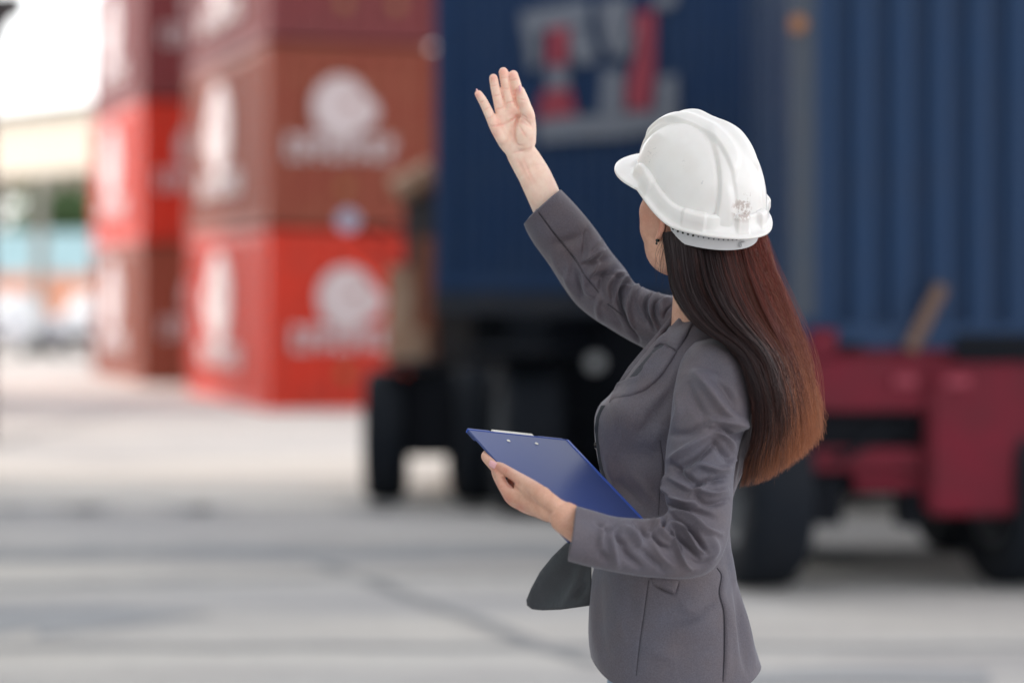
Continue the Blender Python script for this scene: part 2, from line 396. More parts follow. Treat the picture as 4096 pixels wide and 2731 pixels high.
# ------------------------------------------------------------------ truck B: ribbed blue container on a red trailer
BY = 12.45
bx0 = Wp(3165, 0, BY).x
M['post_grey'] = paint('greyish_blue_post', (0.022, 0.040, 0.070), 0.5, 0.3)
tB = container('blue_container', (bx0, BY), 0, 5.9, 2.3, 2.5, 1.245, M['navy2'], 'ribbed blue container at the right of the photo, loaded on the red trailer', None, period=0.198, depth=0.07)
MB().box(-0.004, 0.12, -0.012, -0.007, 0.16, 2.36).build('post_plate', M['post_grey'], tB)
MB().cyl((Wp(3188, 0, BY).x - bx0, -0.02, Wp(0, 100, BY).z - 1.245), (Wp(3188, 0, BY).x - bx0, -0.05, Wp(0, 100, BY).z - 1.245), 0.045).build('amber_lamp', M['amber'], tB)
s0, s1 = Wp(3640, 1400, BY - 0.06), Wp(3770, 1140, BY - 0.06)
strapd = (s1 - s0); sn = Vector((-strapd.z, 0, strapd.x)).normalized() * 0.035
MB().add([s0 - sn, s0 + sn, s1 + sn, s1 - sn] + [p + Vector((0, 0.02, 0)) for p in (s0 - sn, s0 + sn, s1 + sn, s1 - sn)],
         [(0, 1, 2, 3), (7, 6, 5, 4), (0, 3, 7, 4), (1, 5, 6, 2), (0, 4, 5, 1), (3, 2, 6, 7)]).build('lashing_strap', M['strap'], None, cat='strap', label='tan lashing strap slanting up the lower edge of the ribbed blue container')
tt = empty('red_trailer', (bx0, BY, 0), label='crimson flatbed trailer under the ribbed blue container at the right', cat='trailer')
def zr_(py, d=BY): return Wp(0, py, d).z
def xr_(px, d=BY): return Wp(px, 0, d).x - bx0
MB().box(-0.10, 6.2, 0.02, 2.3, zr_(1440), 1.24).build('deck', M['crimson'], tt)
MB().box(-0.15, xr_(3720), -0.10, 0.018, zr_(1640), zr_(1430)).box(xr_(3220), xr_(3340), -0.12, -0.102, zr_(1430), zr_(1310)).build('side_beam', M['crimson'], tt, bevel=0.01)
MB().box(xr_(3690), 6.2, -0.16, 0.05, zr_(2050), zr_(1450)).build('toolbox_panel', M['crimson'], tt, bevel=0.03)
MB().box(xr_(3820), 6.2, -0.03, 0.014, zr_(1445), zr_(1335)).box(xr_(3280), xr_(3450), -0.02, 0.015, zr_(1400), zr_(1372)).build('deck_gap', M['black_steel'], tt)
MB().box(xr_(3180), xr_(3688), 0.02, 0.6, zr_(1800), zr_(1640)).box(xr_(3000), xr_(3688), 0.3, 2.2, zr_(2000), zr_(1801)).box(xr_(3270), xr_(3370), 0.0, 0.3, zr_(2100), zr_(1900)).box(xr_(3610), xr_(3685), 0.0, 0.3, zr_(2110), zr_(1900)).build('underframe', M['black_steel'], tt)
MB().box(xr_(3120), xr_(3688), -0.04, 0.018, zr_(1880), zr_(1790)).box(xr_(3420), xr_(3688), -0.01, 0.017, zr_(1960), zr_(1895)).build('lower_rail', M['crimson'], tt)
for x, y in ((xr_(3040), 0.15), (xr_(4100), 0.25), (xr_(3040), 1.9), (xr_(4100), 1.9)):
    wheel(tt, x, y, 0.50, 0.50, 0.34, axis_ang=R(90) if x > 2 else R(12))
for px_ in (3560, 3760): MB().box(xr_(px_), xr_(px_) + .12, -.19 if px_ > 3690 else -.135, -.165 if px_ > 3690 else -.105, zr_(1540), zr_(1500)).build('marker_lamp', M['logo_red'], tt)
MB().tube([(xr_(3200) + .12 * k, -.05 + .04 * math.sin(k * 2), zr_(1760) - .10 * math.sin(k * 1.1)) for k in range(6)], 0.018, 8).build('air_hose', M['rubber'], tt)
MB().box(xr_(2930), xr_(3150), -.10, .30, zr_(1840), zr_(1820)).build('mudguard', M['black_steel'], tt)
MB().cyl((xr_(3040), 0.1, 0.5), (xr_(3040), 1.9, 0.5), 0.08).cyl((xr_(4100), 0, 0.5), (xr_(4100), 1.9, 0.5), 0.08).build('axle', M['black_steel'], tt)

# ------------------------------------------------------------------ far left background
bd = 80.0
def zb(py, d=bd): return Wp(0, py, d).z
def xb(px, d=bd): return Wp(px, 0, d).x
t = empty('shed', (-9.0, 72.0, 0), (0, 0, math.atan2(.77, -.64)), label='cream walled open shed far behind the containers at the left', cat='building')
zw0, zw1 = zb(690, 79), zb(440, 79)
MB().box(0, 32, -16, 0, zw0, zw1).build('wall', M['cream'], t)
MB().box(-0.5, 32.5, -16.5, 0.5, zw1 + 0.004, zw1 + 0.12).build('roof', M['concrete'], t)
MB().box(0, 32, -16, -15.5, 0, zw0 - 0.01).build('rear_wall', M['dark_wall'], t)
for i in range(7): MB().box(0.2 + 4.6 * i, 0.65 + 4.6 * i, -0.6, -0.15, 0, zw0 - 0.01).build('column', M['concrete'], t)
def shoebox(name, px0, px1, d, z0, z1, mat, label):
    t = container(name, (xb(px0, d), d), 0, xb(px1, d) - xb(px0, d), 2.4, z1 - z0, z0, mat, label, None, period=0.3)
    return t
shoebox('salmon_container', -560, 420, 66.0, 0.0, Wp(0, 1098, 66).z, M['salmon'], 'salmon orange container under the pale blue one, far left behind the white cars')
shoebox('pale_blue_container', -600, 400, 66.1, Wp(0, 1094, 66).z, Wp(0, 925, 66).z, M['pale_blue'], 'pale blue container on top of the salmon one, far left')
def car(x, y, label):
    t = empty('parked_car', (x, y, 0), label=label, cat='car', group='white cars parked at the far left')
    prof = [(-0.86, 0.25), (-0.90, 0.55), (-0.86, 0.85), (-0.70, 1.0), (-0.55, 1.38), (-0.4, 1.44), (0.4, 1.44), (0.55, 1.38), (0.70, 1.0), (0.86, 0.85), (0.90, 0.55), (0.86, 0.25)]
    # section at several stations along the length
    st = [(0, 0.86, 0.55), (0.12, 0.95, 0.62), (1.1, 1.0, 0.70), (1.9, 1.0, 1.0), (3.1, 1.0, 1.0), (3.8, 0.97, 0.75), (4.2, 0.88, 0.62)]
    v, f = [], []
    for (yy, sx, sz) in st:
        for (a, z) in prof:
            v.append((a * sx, yy, 0.25 + (z - 0.25) * (sz if z > 0.86 else min(1, sz + 0.3))))
    n = len(prof)
    for k in range(len(st) - 1):
        for i in range(n): f.append((k * n + i, k * n + (i + 1) % n, (k + 1) * n + (i + 1) % n, (k + 1) * n + i))
    f += [tuple(range(n)), tuple(range(len(v) - 1, len(v) - n - 1, -1))]
    MB().add(v, f).build('body', M['car_white'], t, smooth=True)
    MB().add([(-0.55, 1.17, 0.98), (0.55, 1.17, 0.98), (0.46, 1.78, 1.30), (-0.46, 1.78, 1.30)], [(0, 1, 2, 3)]).build('windscreen', M['glass'], t)
    for s in (-1, 1):
        MB().cyl((s * 0.62, -0.02, 0.62), (s * 0.62, 0.05, 0.62), 0.1).build('headlight', M['mirror'], t)
        for yy in (0.8, 3.3): wheel(t, s * 0.78, yy, 0.31, 0.31, 0.2)
    MB().box(-0.45, 0.45, -0.03, 0.0, 0.32, 0.5).build('grille', M['black_steel'], t)
car(xb(-60, 54), 54.0, 'white car parked at the very left edge of the photo')
car(xb(330, 55.5), 55.5, 'white car parked between the left edge and the farther container stack')
# tree in the shed gap
def tree(x, y, h, label):
    t = empty('tree', (x, y, 0), label=label, cat='tree')
    mb = MB().cyl((0, 0, 0), (0.05, 0, h * 0.55), 0.16, 0.09, n=10)
    for i in range(6):
        a = i * 1.05; mb.cyl((0.03, 0, h * 0.4), (math.cos(a) * h * 0.2, math.sin(a) * h * 0.2, h * 0.75), 0.06, 0.02, n=6)
    mb.build('trunk', M['bark'], t)
    v, f = [], []
    for i in range(2600):
        c_ = Vector(rng.normal(0, 1, 3)).normalized() * (rng.random() ** 0.4)
        cl = Vector((math.sin(i % 9 * 2.4), math.cos(i % 9 * 1.7), math.sin(i % 9 * 3.1) * 0.6)) * h * 0.16
        c_ = Vector((c_.x * h * 0.2, c_.y * h * 0.2, c_.z * h * 0.22)) + cl + Vector((0, 0, h * 0.68))
        a = Vector(rng.normal(0, 1, 3)).normalized() * 0.13; b_ = Vector(rng.normal(0, 1, 3)).cross(a).normalized() * 0.08
        k = len(v); v += [c_ - a, c_ + b_, c_ + a, c_ - b_]; f.append((k, k + 1, k + 2, k + 3))
    MB().add(v, f).build('crown', M['leaf'], t)
M['bark'] = paint('bark', (0.09, 0.07, 0.05), 0.9, 0.4); M['leaf'] = paint('leaves', (0.06, 0.12, 0.04), 0.7, 0.5, dirt=(0.05, 0.12, 0.03))
tree(xb(255, 72), 72.0, 5.2, 'bushy green tree in the gap beside the shed, above the pale blue container')
t = empty('lamp_post', (xb(160, 60), 60, 0), label='pale grey post in front of the shed at the far left', cat='post')
MB().cyl((0, 0, 0), (0, 0, 4.3), 0.16, 0.13).build('pole', M['concrete'], t); MB().box(-0.3, 0.3, -0.3, 0.3, 0.003, 0.25).build('base', M['concrete'], t, bevel=0.03)
# dark steel portal at the left edge
pd_ = 24.0
t = empty('steel_portal', (xb(-40, pd_), pd_, 0), label='dark steel crane portal leg with a curved bracket at the top left edge', cat='crane')
MB().box(-0.25, xb(-38, pd_) - xb(-40, pd_), -0.15, 0.15, 0, 6.4).build('leg', M['steel_dark'], t)
xa = xb(8, pd_) - xb(-40, pd_); z1 = Wp(0, -20, pd_).z; z0 = Wp(0, 60, pd_).z
xa0 = xb(-38, pd_) - xb(-40, pd_); arc = [(xa0, z0 - .5), (xa0, z1)] + [(xb(92, pd_) - xb(-40, pd_), z1), (xb(92, pd_) - xb(-40, pd_), z0)]
for i in range(9):
    a = i / 8 * math.pi / 2
    arc.append((xa + (xb(86, pd_) - xb(8, pd_)) * (1 - math.sin(a)), z0 - 0.26 * (1 - math.cos(a))))
n = len(arc)
MB().add([(x, y, z) for y in (-0.1, 0.1) for (x, z) in arc], [tuple(range(n)), tuple(range(2 * n - 1, n - 1, -1))] + [(i, (i + 1) % n, n + (i + 1) % n, n + i) for i in range(n)]).build('bracket', M['steel_dark'], t)
#PERSON#
# ================================================================== the woman
def catmull(K, N):
    """K: (k, c) control rows -> N rows, spline through them by chord length of the first columns"""
    K = np.asarray(K, float); k = len(K)
    u_ = np.concatenate([[0], np.cumsum(np.sqrt(np.sqrt(((K[1:, :2] - K[:-1, :2]) ** 2).sum(1)) + 1e-6))])
    t = np.linspace(0, u_[-1], N); out = np.zeros((N, K.shape[1]))
    m_ = np.zeros_like(K)
    for i in range(k):
        a, b_ = max(i - 1, 0), min(i + 1, k - 1)
        m_[i] = (K[b_] - K[a]) / max(u_[b_] - u_[a], 1e-9)
    idx = np.clip(np.searchsorted(u_, t, side='right') - 1, 0, k - 2)
    h = u_[idx + 1] - u_[idx]; s = ((t - u_[idx]) / h)[:, None]; h = h[:, None]
    out = (2 * s**3 - 3 * s**2 + 1) * K[idx] + (s**3 - 2 * s**2 + s) * h * m_[idx] + (-2 * s**3 + 3 * s**2) * K[idx + 1] + (s**3 - s**2) * h * m_[idx + 1]
    return out
def unproj(px, py, dy):
    d = PD + dy
    return np.stack([(px - 2048) / F * d, d + 0 * px, CAM_Z - (py - HOR) / F * d], -1)
def proj(v):
    return np.stack([2048 + F * v[:, 0] / v[:, 1], HOR - F * (v[:, 2] - CAM_Z) / v[:, 1]], -1)
def loft(st, N, Mr, e=2.2, tiltA=None):
    """st rows: ax, ay, bx, by, dy, rb [, dyA-dyB tilt]. ring: t=0 at B, pi at A, 3pi/2 nearest the camera"""
    K = np.array([list(r) + [0] * (7 - len(r)) for r in st], float)
    # parametrize by centre
    Kc = np.column_stack([(K[:, 0] + K[:, 2]) / 2, (K[:, 1] + K[:, 3]) / 2, K])
    S = catmull(Kc, N)[:, 2:]
    t = np.linspace(0, 2 * np.pi, Mr, endpoint=False)
    ct, stn = np.cos(t), np.sin(t)
    cx = np.sign(ct) * np.abs(ct) ** (2 / e); sx = np.sign(stn) * np.abs(stn) ** (2 / e)
    A = unproj(S[:, 0], S[:, 1], S[:, 4] - S[:, 6]); B = unproj(S[:, 2], S[:, 3], S[:, 4] + S[:, 6])
    c_ = (A + B) / 2; h = (B - A) / 2
    V = c_[:, None] + h[:, None] * cx[None, :, None] + np.array([0, 1.0, 0])[None, None] * (S[:, 5][:, None] * sx[None])[..., None]
    return V, S, t
def grid_faces(N, Mr, base=0, closed=True):
    i = np.arange(N - 1)[:, None]; j = np.arange(Mr if closed else Mr - 1)[None]
    j2 = (j + 1) % Mr
    f = np.stack([base + i * Mr + j, base + (i + 1) * Mr + j, base + (i + 1) * Mr + j2, base + i * Mr + j2], -1)
    return f.reshape(-1, 4)
def grid_normals(V):
    du = np.gradient(V, axis=0); dv = (np.roll(V, -1, 1) - np.roll(V, 1, 1))
    n = np.cross(dv, du); n /= np.linalg.norm(n, axis=-1, keepdims=True) + 1e-12
    c_ = V.mean(1, keepdims=True); s = np.sign(((V - c_) * n).sum(-1).mean())
    return n * s
def sstep(a, b_, x):
    x = np.clip((x - a) / (b_ - a), 0, 1); return x * x * (3 - 2 * x)
def stroke_field(p, pts, wd, taper=True):
    """signed profile weight in picture px of points p near a polyline; returns gaussian weight"""
    pts = np.asarray(pts, float)
    if len(pts) > 2: pts = catmull(pts, 4 * len(pts))
    seg = np.linalg.norm(np.diff(pts, axis=0), axis=1); L = seg.sum(); acc = 0
    lo, hi = pts.min(0) - 3.5 * wd, pts.max(0) + 3.5 * wd
    out = np.zeros(len(p)); m_ = ((p > lo) & (p < hi)).all(1); q = p[m_]
    if not len(q): return out
    best = np.full(len(q), 1e9); bt = np.zeros(len(q))
    for a, b_, s in zip(pts[:-1], pts[1:], seg):
        d_ = b_ - a; t = np.clip(((q - a) @ d_) / (s * s + 1e-9), 0, 1)
        dd = np.linalg.norm(q - a - t[:, None] * d_, axis=1)
        k = dd < best; best[k] = dd[k]; bt[k] = (acc + t[k] * s) / L
        acc += s
    wgt = np.exp(-(best / wd) ** 2)
    if taper: wgt *= np.clip(np.sin(np.pi * np.clip(bt * 0.94 + 0.03, 0, 1)), 0, 1) ** 0.6
    out[m_] = wgt
    return out
def apply_strokes(V, strokes, gain=1.0, wk=1.0):
    """V (N,M,3) grid: push along normals; strokes (pts, width px, amp mm)"""
    for _pass in range(1):
        n = grid_normals(V); sh = V.shape; p = proj(V.reshape(-1, 3))
        cam_p = np.array([0, 0, CAM_Z]); view = V - cam_p; view /= np.linalg.norm(view, axis=-1, keepdims=True)
        facing = np.clip(-(n * view).sum(-1), 0, 1).ravel(); fw = sstep(0.0, 0.25, facing)
        dsp = np.zeros(len(p))
        for (pts, wd, amp) in strokes: dsp += stroke_field(p, pts, wd * wk) * amp * gain / 1000.0
        V = V + n * (dsp * fw).reshape(sh[:2])[..., None]
    return V
def wrinkle(V, amp, f1, seed):
    """gentle all-round cloth unevenness"""
    n = grid_normals(V); r_ = np.random.default_rng(seed); d_ = np.zeros(V.shape[:2])
    for k in range(10):
        a = r_.normal(0, 1, 3); a /= np.linalg.norm(a); ph = r_.random() * 6.28; fr = f1 * (0.6 + 1.4 * r_.random())
        warp = 0.8 * np.sin(V @ (r_.normal(0, 1, 3) * 7) + r_.random() * 6)
        d_ += np.sin((V @ a) * fr + ph + warp) / 10
    return V + n * (amp * d_)[..., None]
def gmesh(V, name, mat, parent, inner=None, closed=True, **k):
    N, Mr = V.shape[:2]
    return link(name, fast(V.reshape(-1, 3), grid_faces(N, Mr, closed=closed)), mat, parent, True, **k)
def add_lip(V, end=-1, depth=10, inset=0.0035):
    """fold the open edge of a grid inwards so cloth shows its thickness"""
    n = grid_normals(V); N = V.shape[0]
    idx = [N - 1 - i for i in range(0, depth)] if end == -1 else list(range(0, depth))
    edge = V[idx[0]]; c_ = edge.mean(0)
    inner = np.stack([V[i] - n[i] * inset for i in idx])
    rnd = (edge + inner[0]) / 2 + (V[idx[0]] - V[idx[1]]) * 0.35
    inn = np.concatenate([rnd[None], inner], 0)
    return np.concatenate([V, inn], 0) if end == -1 else np.concatenate([inn[::-1], V], 0)

# ---- cloth, skin, hair materials
def fabric(name, col, col2, rough=0.62, sheen=0.35, spec=0.5):
    m, nt, b = nodes(name)
    n = noise(nt, 9.0, 5, 0.6); n2 = noise(nt, 420.0, 3, 0.7)
    r = ramp(nt, n.outputs[0], [(0.3, col), (0.72, col2)])
    r2 = ramp(nt, n2.outputs[0], [(0.3, (0.72, 0.72, 0.74)), (0.7, (1.2, 1.2, 1.18))])
    nt.links.new(mixc(nt, 0.8, r.outputs[0], r2.outputs[0], 'MULTIPLY'), b.inputs['Base Color'])
    b.inputs['Roughness'].default_value = rough; b.inputs['Specular IOR Level'].default_value = spec
    b.inputs['Sheen Weight'].default_value = sheen; b.inputs['Sheen Roughness'].default_value = 0.4
    b.inputs['Sheen Tint'].default_value = (0.85, 0.88, 1.0, 1)
    n3 = noise(nt, 700.0, 2, 0.6); bp = nt.nodes.new('ShaderNodeBump'); bp.inputs['Strength'].default_value = 0.25; bp.inputs['Distance'].default_value = 0.0005
    nt.links.new(n3.outputs[0], bp.inputs['Height'])
    n4 = noise(nt, 38.0, 4, 0.55); b4 = nt.nodes.new('ShaderNodeBump'); b4.inputs['Strength'].default_value = 0.30; b4.inputs['Distance'].default_value = 0.006
    nt.links.new(n4.outputs[0], b4.inputs['Height']); nt.links.new(b4.outputs[0], bp.inputs['Normal'])
    nt.links.new(bp.outputs[0], b.inputs['Normal'])
    return m
M['cloth'] = fabric('grey_suiting', (0.116, 0.094, 0.106), (0.100, 0.097, 0.128), 0.66, 0.18, 0.4)
M['lining'] = fabric('dark_lining', (0.024, 0.027, 0.034), (0.036, 0.039, 0.048), 0.6, 0.2)
M['under'] = fabric('dark_top', (0.045, 0.045, 0.06), (0.06, 0.06, 0.075))
M['seam'] = fabric('seam_thread', (0.03, 0.03, 0.04), (0.04, 0.04, 0.05), 0.8, 0.0, 0.2)
M['denim'] = fabric('light_denim', (0.20, 0.28, 0.38), (0.26, 0.34, 0.44), 0.8, 0.1, 0.3)
m, nt_, b = nodes('skin')
n1 = noise(nt_, 28, 4, 0.6); n2 = noise(nt_, 300, 3, 0.6); n3 = noise(nt_, 160, 5, 0.6)
r1 = ramp(nt_, n1.outputs[0], [(0.32, (0.60, 0.34, 0.245)), (0.68, (0.70, 0.42, 0.31))])
r2 = ramp(nt_, n2.outputs[0], [(0.35, (0.93, 0.90, 0.88)), (0.65, (1.03, 1.03, 1.03))])
fa_ = nt_.nodes.new('ShaderNodeAttribute'); fa_.attribute_name = 'flush'
n5 = noise(nt_, 60, 5, .65); r5 = ramp(nt_, n5.outputs[0], [(.40, (1, 1, 1)), (.70, (.90, .80, .78))])
pa_ = nt_.nodes.new('ShaderNodeAttribute'); pa_.attribute_name = 'pale'
skb = mixc(nt_, pa_.outputs['Fac'], mixc(nt_, 0.8, r1.outputs[0], r2.outputs[0], 'MULTIPLY'), (.90, .67, .55))
skf = mixc(nt_, pa_.outputs['Fac'], (.62, .26, .19), (.86, .44, .35))
skc = mixc(nt_, fa_.outputs['Fac'], skb, skf)
nt_.links.new(mixc(nt_, .8, skc, r5.outputs[0], 'MULTIPLY'), b.inputs['Base Color'])
b.inputs['Roughness'].default_value = 0.5; b.inputs['Specular IOR Level'].default_value = 0.4
b.inputs['Subsurface Weight'].default_value = 0.25; b.inputs['Subsurface Radius'].default_value = (0.01, 0.004, 0.002); b.inputs['Subsurface Scale'].default_value = 0.6
bp = nt_.nodes.new('ShaderNodeBump'); bp.inputs['Strength'].default_value = 0.35; bp.inputs['Distance'].default_value = 0.0006
nt_.links.new(n3.outputs[0], bp.inputs['Height']); nt_.links.new(bp.outputs[0], b.inputs['Normal'])
M['skin'] = m
M['nail'] = paint('pink_nail', (0.80, 0.44, 0.47), 0.18, 0.0)
M['eye'] = paint('eye', (0.6, 0.6, 0.6), 0.1, 0.0)
M['black_bead'] = paint('black_bead', (0.01, 0.01, 0.01), 0.15, 0.0)

person = empty('person', (0.30, PD, 0), label='woman in a grey blazer and white hard hat, right arm raised, long reddish brown hair', cat='person')
PL = Vector((0.30, PD, 0))
def child(o, par=person):            # keep world coordinates of the vertices
    o.parent = par
    if par is person: o.matrix_parent_inverse = Matrix.Translation(-PL)
    return o
EPS = 12

# ------------------------------------------------ jacket body
torso_st = [
 (2684, 1300, 2838, 1222, .060, .050, .0), (2664, 1322, 2862, 1250, .060, .062), (2632, 1345, 2900, 1296, .058, .088), (2575, 1400, 2945, 1352, .052, .110),
 (2525, 1462, 2985, 1430, .050, .122), (2482, 1525, 3004, 1520, .050, .128), (2440, 1580, 3014, 1600, .050, .130), (2402, 1618, 3018, 1670, .05, .13),
 (2384, 1660, 3014, 1730, .05, .128), (2381, 1712, 3006, 1795, .05, .125), (2388, 1790, 2985, 1860, .05, .12), (2402, 1870, 2952, 1930, .05, .116),
 (2420, 1950, 2927, 2000, .05, .112), (2436, 2040, 2917, 2080, .05, .110), (2425, 2130, 2917, 2150, .05, .111), (2392, 2220, 2925, 2230, .05, .116),
 (2368, 2300, 2940, 2305, .05, .125), (2358, 2400, 2966, 2395, .05, .135), (2354, 2500, 2994, 2490, .05, .142), (2357, 2570, 3016, 2575, .05, .147),
 (2366, 2625, 3040, 2655, .05, .150)]
V, S_, T_ = loft(torso_st, 430, 520, e=2.25)
# hem: front corners rounded up, sides hang lower
wv = sstep(0.80, 1.0, np.linspace(0, 1, V.shape[0]))[:, None]
ct = np.cos(T_)[None]
drop = np.where(ct < 0, 0.033 * (1 - np.abs(ct) ** 5), np.minimum(0.040, 0.085 * (1 - np.abs(ct))))
V[..., 2] -= wv * drop
V = wrinkle(V, 0.0035, 26, 3)
torso_folds = [
 # bust modelling and drag lines
 ([(2440, 1650), (2500, 1640), (2580, 1690)], 70, 7), ([(2470, 1790), (2560, 1820), (2640, 1780)], 60, -5),
 ([(2700, 1470), (2660, 1560), (2570, 1640)], 22, 4), ([(2680, 1540), (2640, 1640), (2560, 1740)], 24, -4), ([(2650, 1700), (2600, 1800)], 26, 3),
 ([(2470, 1930), (2540, 2000), (2600, 2070)], 16, -5), ([(2450, 1990), (2500, 2040), (2560, 2110)], 14, 4), ([(2530, 1900), (2610, 1990), (2680, 2050)], 20, 3),
 ([(2420, 1800), (2440, 1880), (2470, 1960)], 14, 3), ([(2600, 1950), (2640, 2010)], 16, -3),
 # seams
 ([(2640, 1760), (2655, 1880), (2640, 1960), (2634, 2060)], 4, -2.2),
 ([(2868, 2270), (2886, 2300), (2878, 2370), (2896, 2450), (2898, 2600), (2892, 2745)], 4.5, -3.6),
 ([(2886, 2272), (2900, 2300), (2894, 2370), (2912, 2450), (2914, 2600), (2908, 2745)], 14, 2.2),
 ([(2594, 2320), (2578, 2440), (2560, 2560), (2545, 2700)], 4, -1.6),
 ([(2376, 2310), (2372, 2440), (2380, 2560), (2402, 2640)], 16, 2.6), ([(2400, 2320), (2398, 2440), (2408, 2560), (2440, 2640)], 20, -2.6),
 # pocket flap
 ([(2618, 2338), (2660, 2360), (2698, 2378)], 6, -4.5), ([(2620, 2325), (2665, 2346), (2702, 2364)], 10, 3), ([(2700, 2375), (2712, 2325)], 5, -3),
 # skirt of the jacket
 ([(2960, 2360), (2975, 2450), (2998, 2560), (3020, 2660)], 14, 5), ([(2940, 2330), (2950, 2440), (2965, 2560), (2985, 2680)], 14, -5),
 ([(2915, 2180), (2930, 2280), (2945, 2360)], 12, 4), ([(2930, 2390), (2935, 2480), (2945, 2600)], 18, 3.5),
 ([(2850, 2360), (2830, 2420), (2740, 2470), (2640, 2480)], 26, -3), ([(2860, 2440), (2780, 2500), (2680, 2530)], 28, 3),
 ([(2860, 2540), (2790, 2580), (2700, 2590)], 24, -2.5), ([(2560, 2590), (2640, 2610), (2700, 2640)], 26, 2.5), ([(2440, 2340), (2470, 2450), (2500, 2600)], 34, 2.5),
 ([(2500, 2320), (2520, 2400), (2540, 2480)], 22, -2.5), ([(2720, 2400), (2760, 2440), (2850, 2440)], 20, 2.5),
 ([(2960, 1830), (2940, 1900), (2930, 1960)], 10, 3), ([(2985, 1760), (2965, 1850), (2945, 1920)], 14, -3)]
V = apply_strokes(V, torso_folds, 1.2, 1.0)
V = add_lip(V, -1, 14); 
jacket = child(gmesh(V, 'jacket', M['cloth'], None))
torsoV = V

# ------------------------------------------------ near sleeve (her left arm, bent)
near_st = [
 (2772, 1372, 2880, 1340, -.040, .030), (2740, 1410, 2926, 1372, -.062, .052), (2716, 1462, 2968, 1420, -.082, .066), (2700, 1530, 2998, 1495, -.098, .073),
 (2688, 1610, 3012, 1585, -.108, .076), (2680, 1690, 3002, 1672, -.118, .074), (2668, 1760, 2966, 1745, -.126, .070),
 (2661, 1830, 2946, 1830, -.138, .066), (2658, 1905, 2933, 1915, -.150, .063), (2657, 1965, 2926, 2015, -.165, .061),
 (2664, 2008, 2918, 2115, -.180, .060), (2674, 2034, 2893, 2210, -.195, .060), (2666, 2052, 2838, 2284, -.205, .058),
 (2645, 2066, 2748, 2314, -.215, .056), (2600, 2074, 2645, 2310, -.232, .054), (2530, 2074, 2540, 2300, -.250, .052),
 (2450, 2064, 2452, 2286, -.268, .050), (2370, 2040, 2350, 2264, -.288, .047), (2308, 2022, 2272, 2244, -.305, .043)]
V, S_, T_ = loft(near_st, 560, 300, e=2.15)
V = wrinkle(V, 0.0022, 34, 11)
near_folds = [
 # shoulder cap
 ([(2760, 1410), (2830, 1395), (2900, 1420), (2950, 1480)], 30, 5), ([(2735, 1475), (2800, 1455), (2870, 1470), (2930, 1540)], 26, -5),
 ([(2775, 1480), (2840, 1560), (2905, 1650), (2985, 1700)], 22, 8), ([(2850, 1500), (2910, 1570), (2950, 1640)], 22, -7),
 ([(2745, 1520), (2770, 1600), (2830, 1680)], 24, -5), ([(2705, 1560), (2720, 1640), (2690, 1720)], 18, 5),
 # creases of the upper arm, front to back
 ([(2990, 1700), (2955, 1700), (2900, 1690), (2830, 1680)], 16, 7), ([(2975, 1735), (2940, 1745), (2890, 1720), (2840, 1715)], 13, -8),
 ([(2835, 1700), (2900, 1740), (2935, 1800)], 16, 7), ([(2820, 1690), (2760, 1730), (2690, 1740)], 18, -5), ([(2850, 1760), (2890, 1810), (2925, 1850)], 15, -6),
 ([(2840, 1730), (2760, 1790), (2680, 1840)], 18, 8), ([(2870, 1760), (2790, 1830), (2700, 1880)], 14, -7),
 ([(2925, 1870), (2870, 1880), (2800, 1860), (2770, 1880)], 15, 8), 
 ([(2940, 1830), (2915, 1860)], 12, 5), ([(2680, 1850), (2730, 1900), (2800, 1940)], 15, -7), ([(2860, 1900), (2780, 1960), (2680, 1910)], 12, 6),
 ([(2900, 1915), (2830, 1925), (2765, 1955)], 13, -8), ([(2905, 1960), (2850, 1975), (2790, 1965), (2760, 1980)], 13, 7),
 ([(2665, 1900), (2658, 1950), (2690, 1985)], 12, 6), ([(2775, 1960), (2800, 2000), (2850, 2015), (2910, 2000)], 13, -6),
 ([(2680, 1990), (2740, 2015), (2790, 2010)], 12, 8), ([(2665, 2020), (2700, 2022), (2750, 2030)], 8, -6),
 ([(2690, 2045), (2760, 2070), (2820, 2120), (2880, 2135)], 14, 9), ([(2700, 2030), (2780, 2040), (2860, 2070)], 12, -6),
 ([(2690, 2070), (2760, 2110), (2800, 2160), (2826, 2212)], 10, -12), ([(2690, 2090), (2740, 2130), (2780, 2190), (2822, 2210)], 9, 9),
 ([(2688, 2100), (2720, 2150), (2770, 2200), (2800, 2240)], 10, -9), ([(2700, 2080), (2730, 2105), (2745, 2130)], 8, 7),
 ([(2695, 2110), (2700, 2180), (2730, 2240), (2765, 2272)], 11, 9), ([(2680, 2110), (2712, 2180), (2722, 2215)], 7, -9),
 ([(2840, 2140), (2860, 2190), (2840, 2240)], 18, 5), ([(2760, 2230), (2800, 2260), (2840, 2240)], 16, -4),
 # forearm
 ([(2632, 2086), (2650, 2100), (2662, 2070)], 8, -10), ([(2610, 2100), (2645, 2135), (2685, 2160)], 9, 8), ([(2600, 2120), (2640, 2170), (2680, 2190)], 9, -8),
 ([(2590, 2085), (2620, 2105), (2600, 2140)], 10, 7), ([(2500, 2110), (2530, 2140), (2565, 2185)], 16, 9), ([(2540, 2090), (2570, 2110), (2590, 2150)], 11, -7),
 ([(2480, 2100), (2470, 2140), (2500, 2180)], 12, -5), ([(2440, 2130), (2450, 2190), (2470, 2260)], 16, 6), ([(2480, 2150), (2510, 2220), (2560, 2270)], 18, -6),
 ([(2600, 2160), (2640, 2220), (2700, 2270)], 16, 5), ([(2560, 2190), (2610, 2240), (2660, 2290)], 14, -4), ([(2420, 2090), (2400, 2150), (2410, 2200)], 14, 5),
 ([(2380, 2080), (2430, 2120), (2480, 2075)], 11, -4), ([(2400, 2200), (2430, 2250)], 16, -4)]
V = apply_strokes(V, near_folds, 1.6, .88)
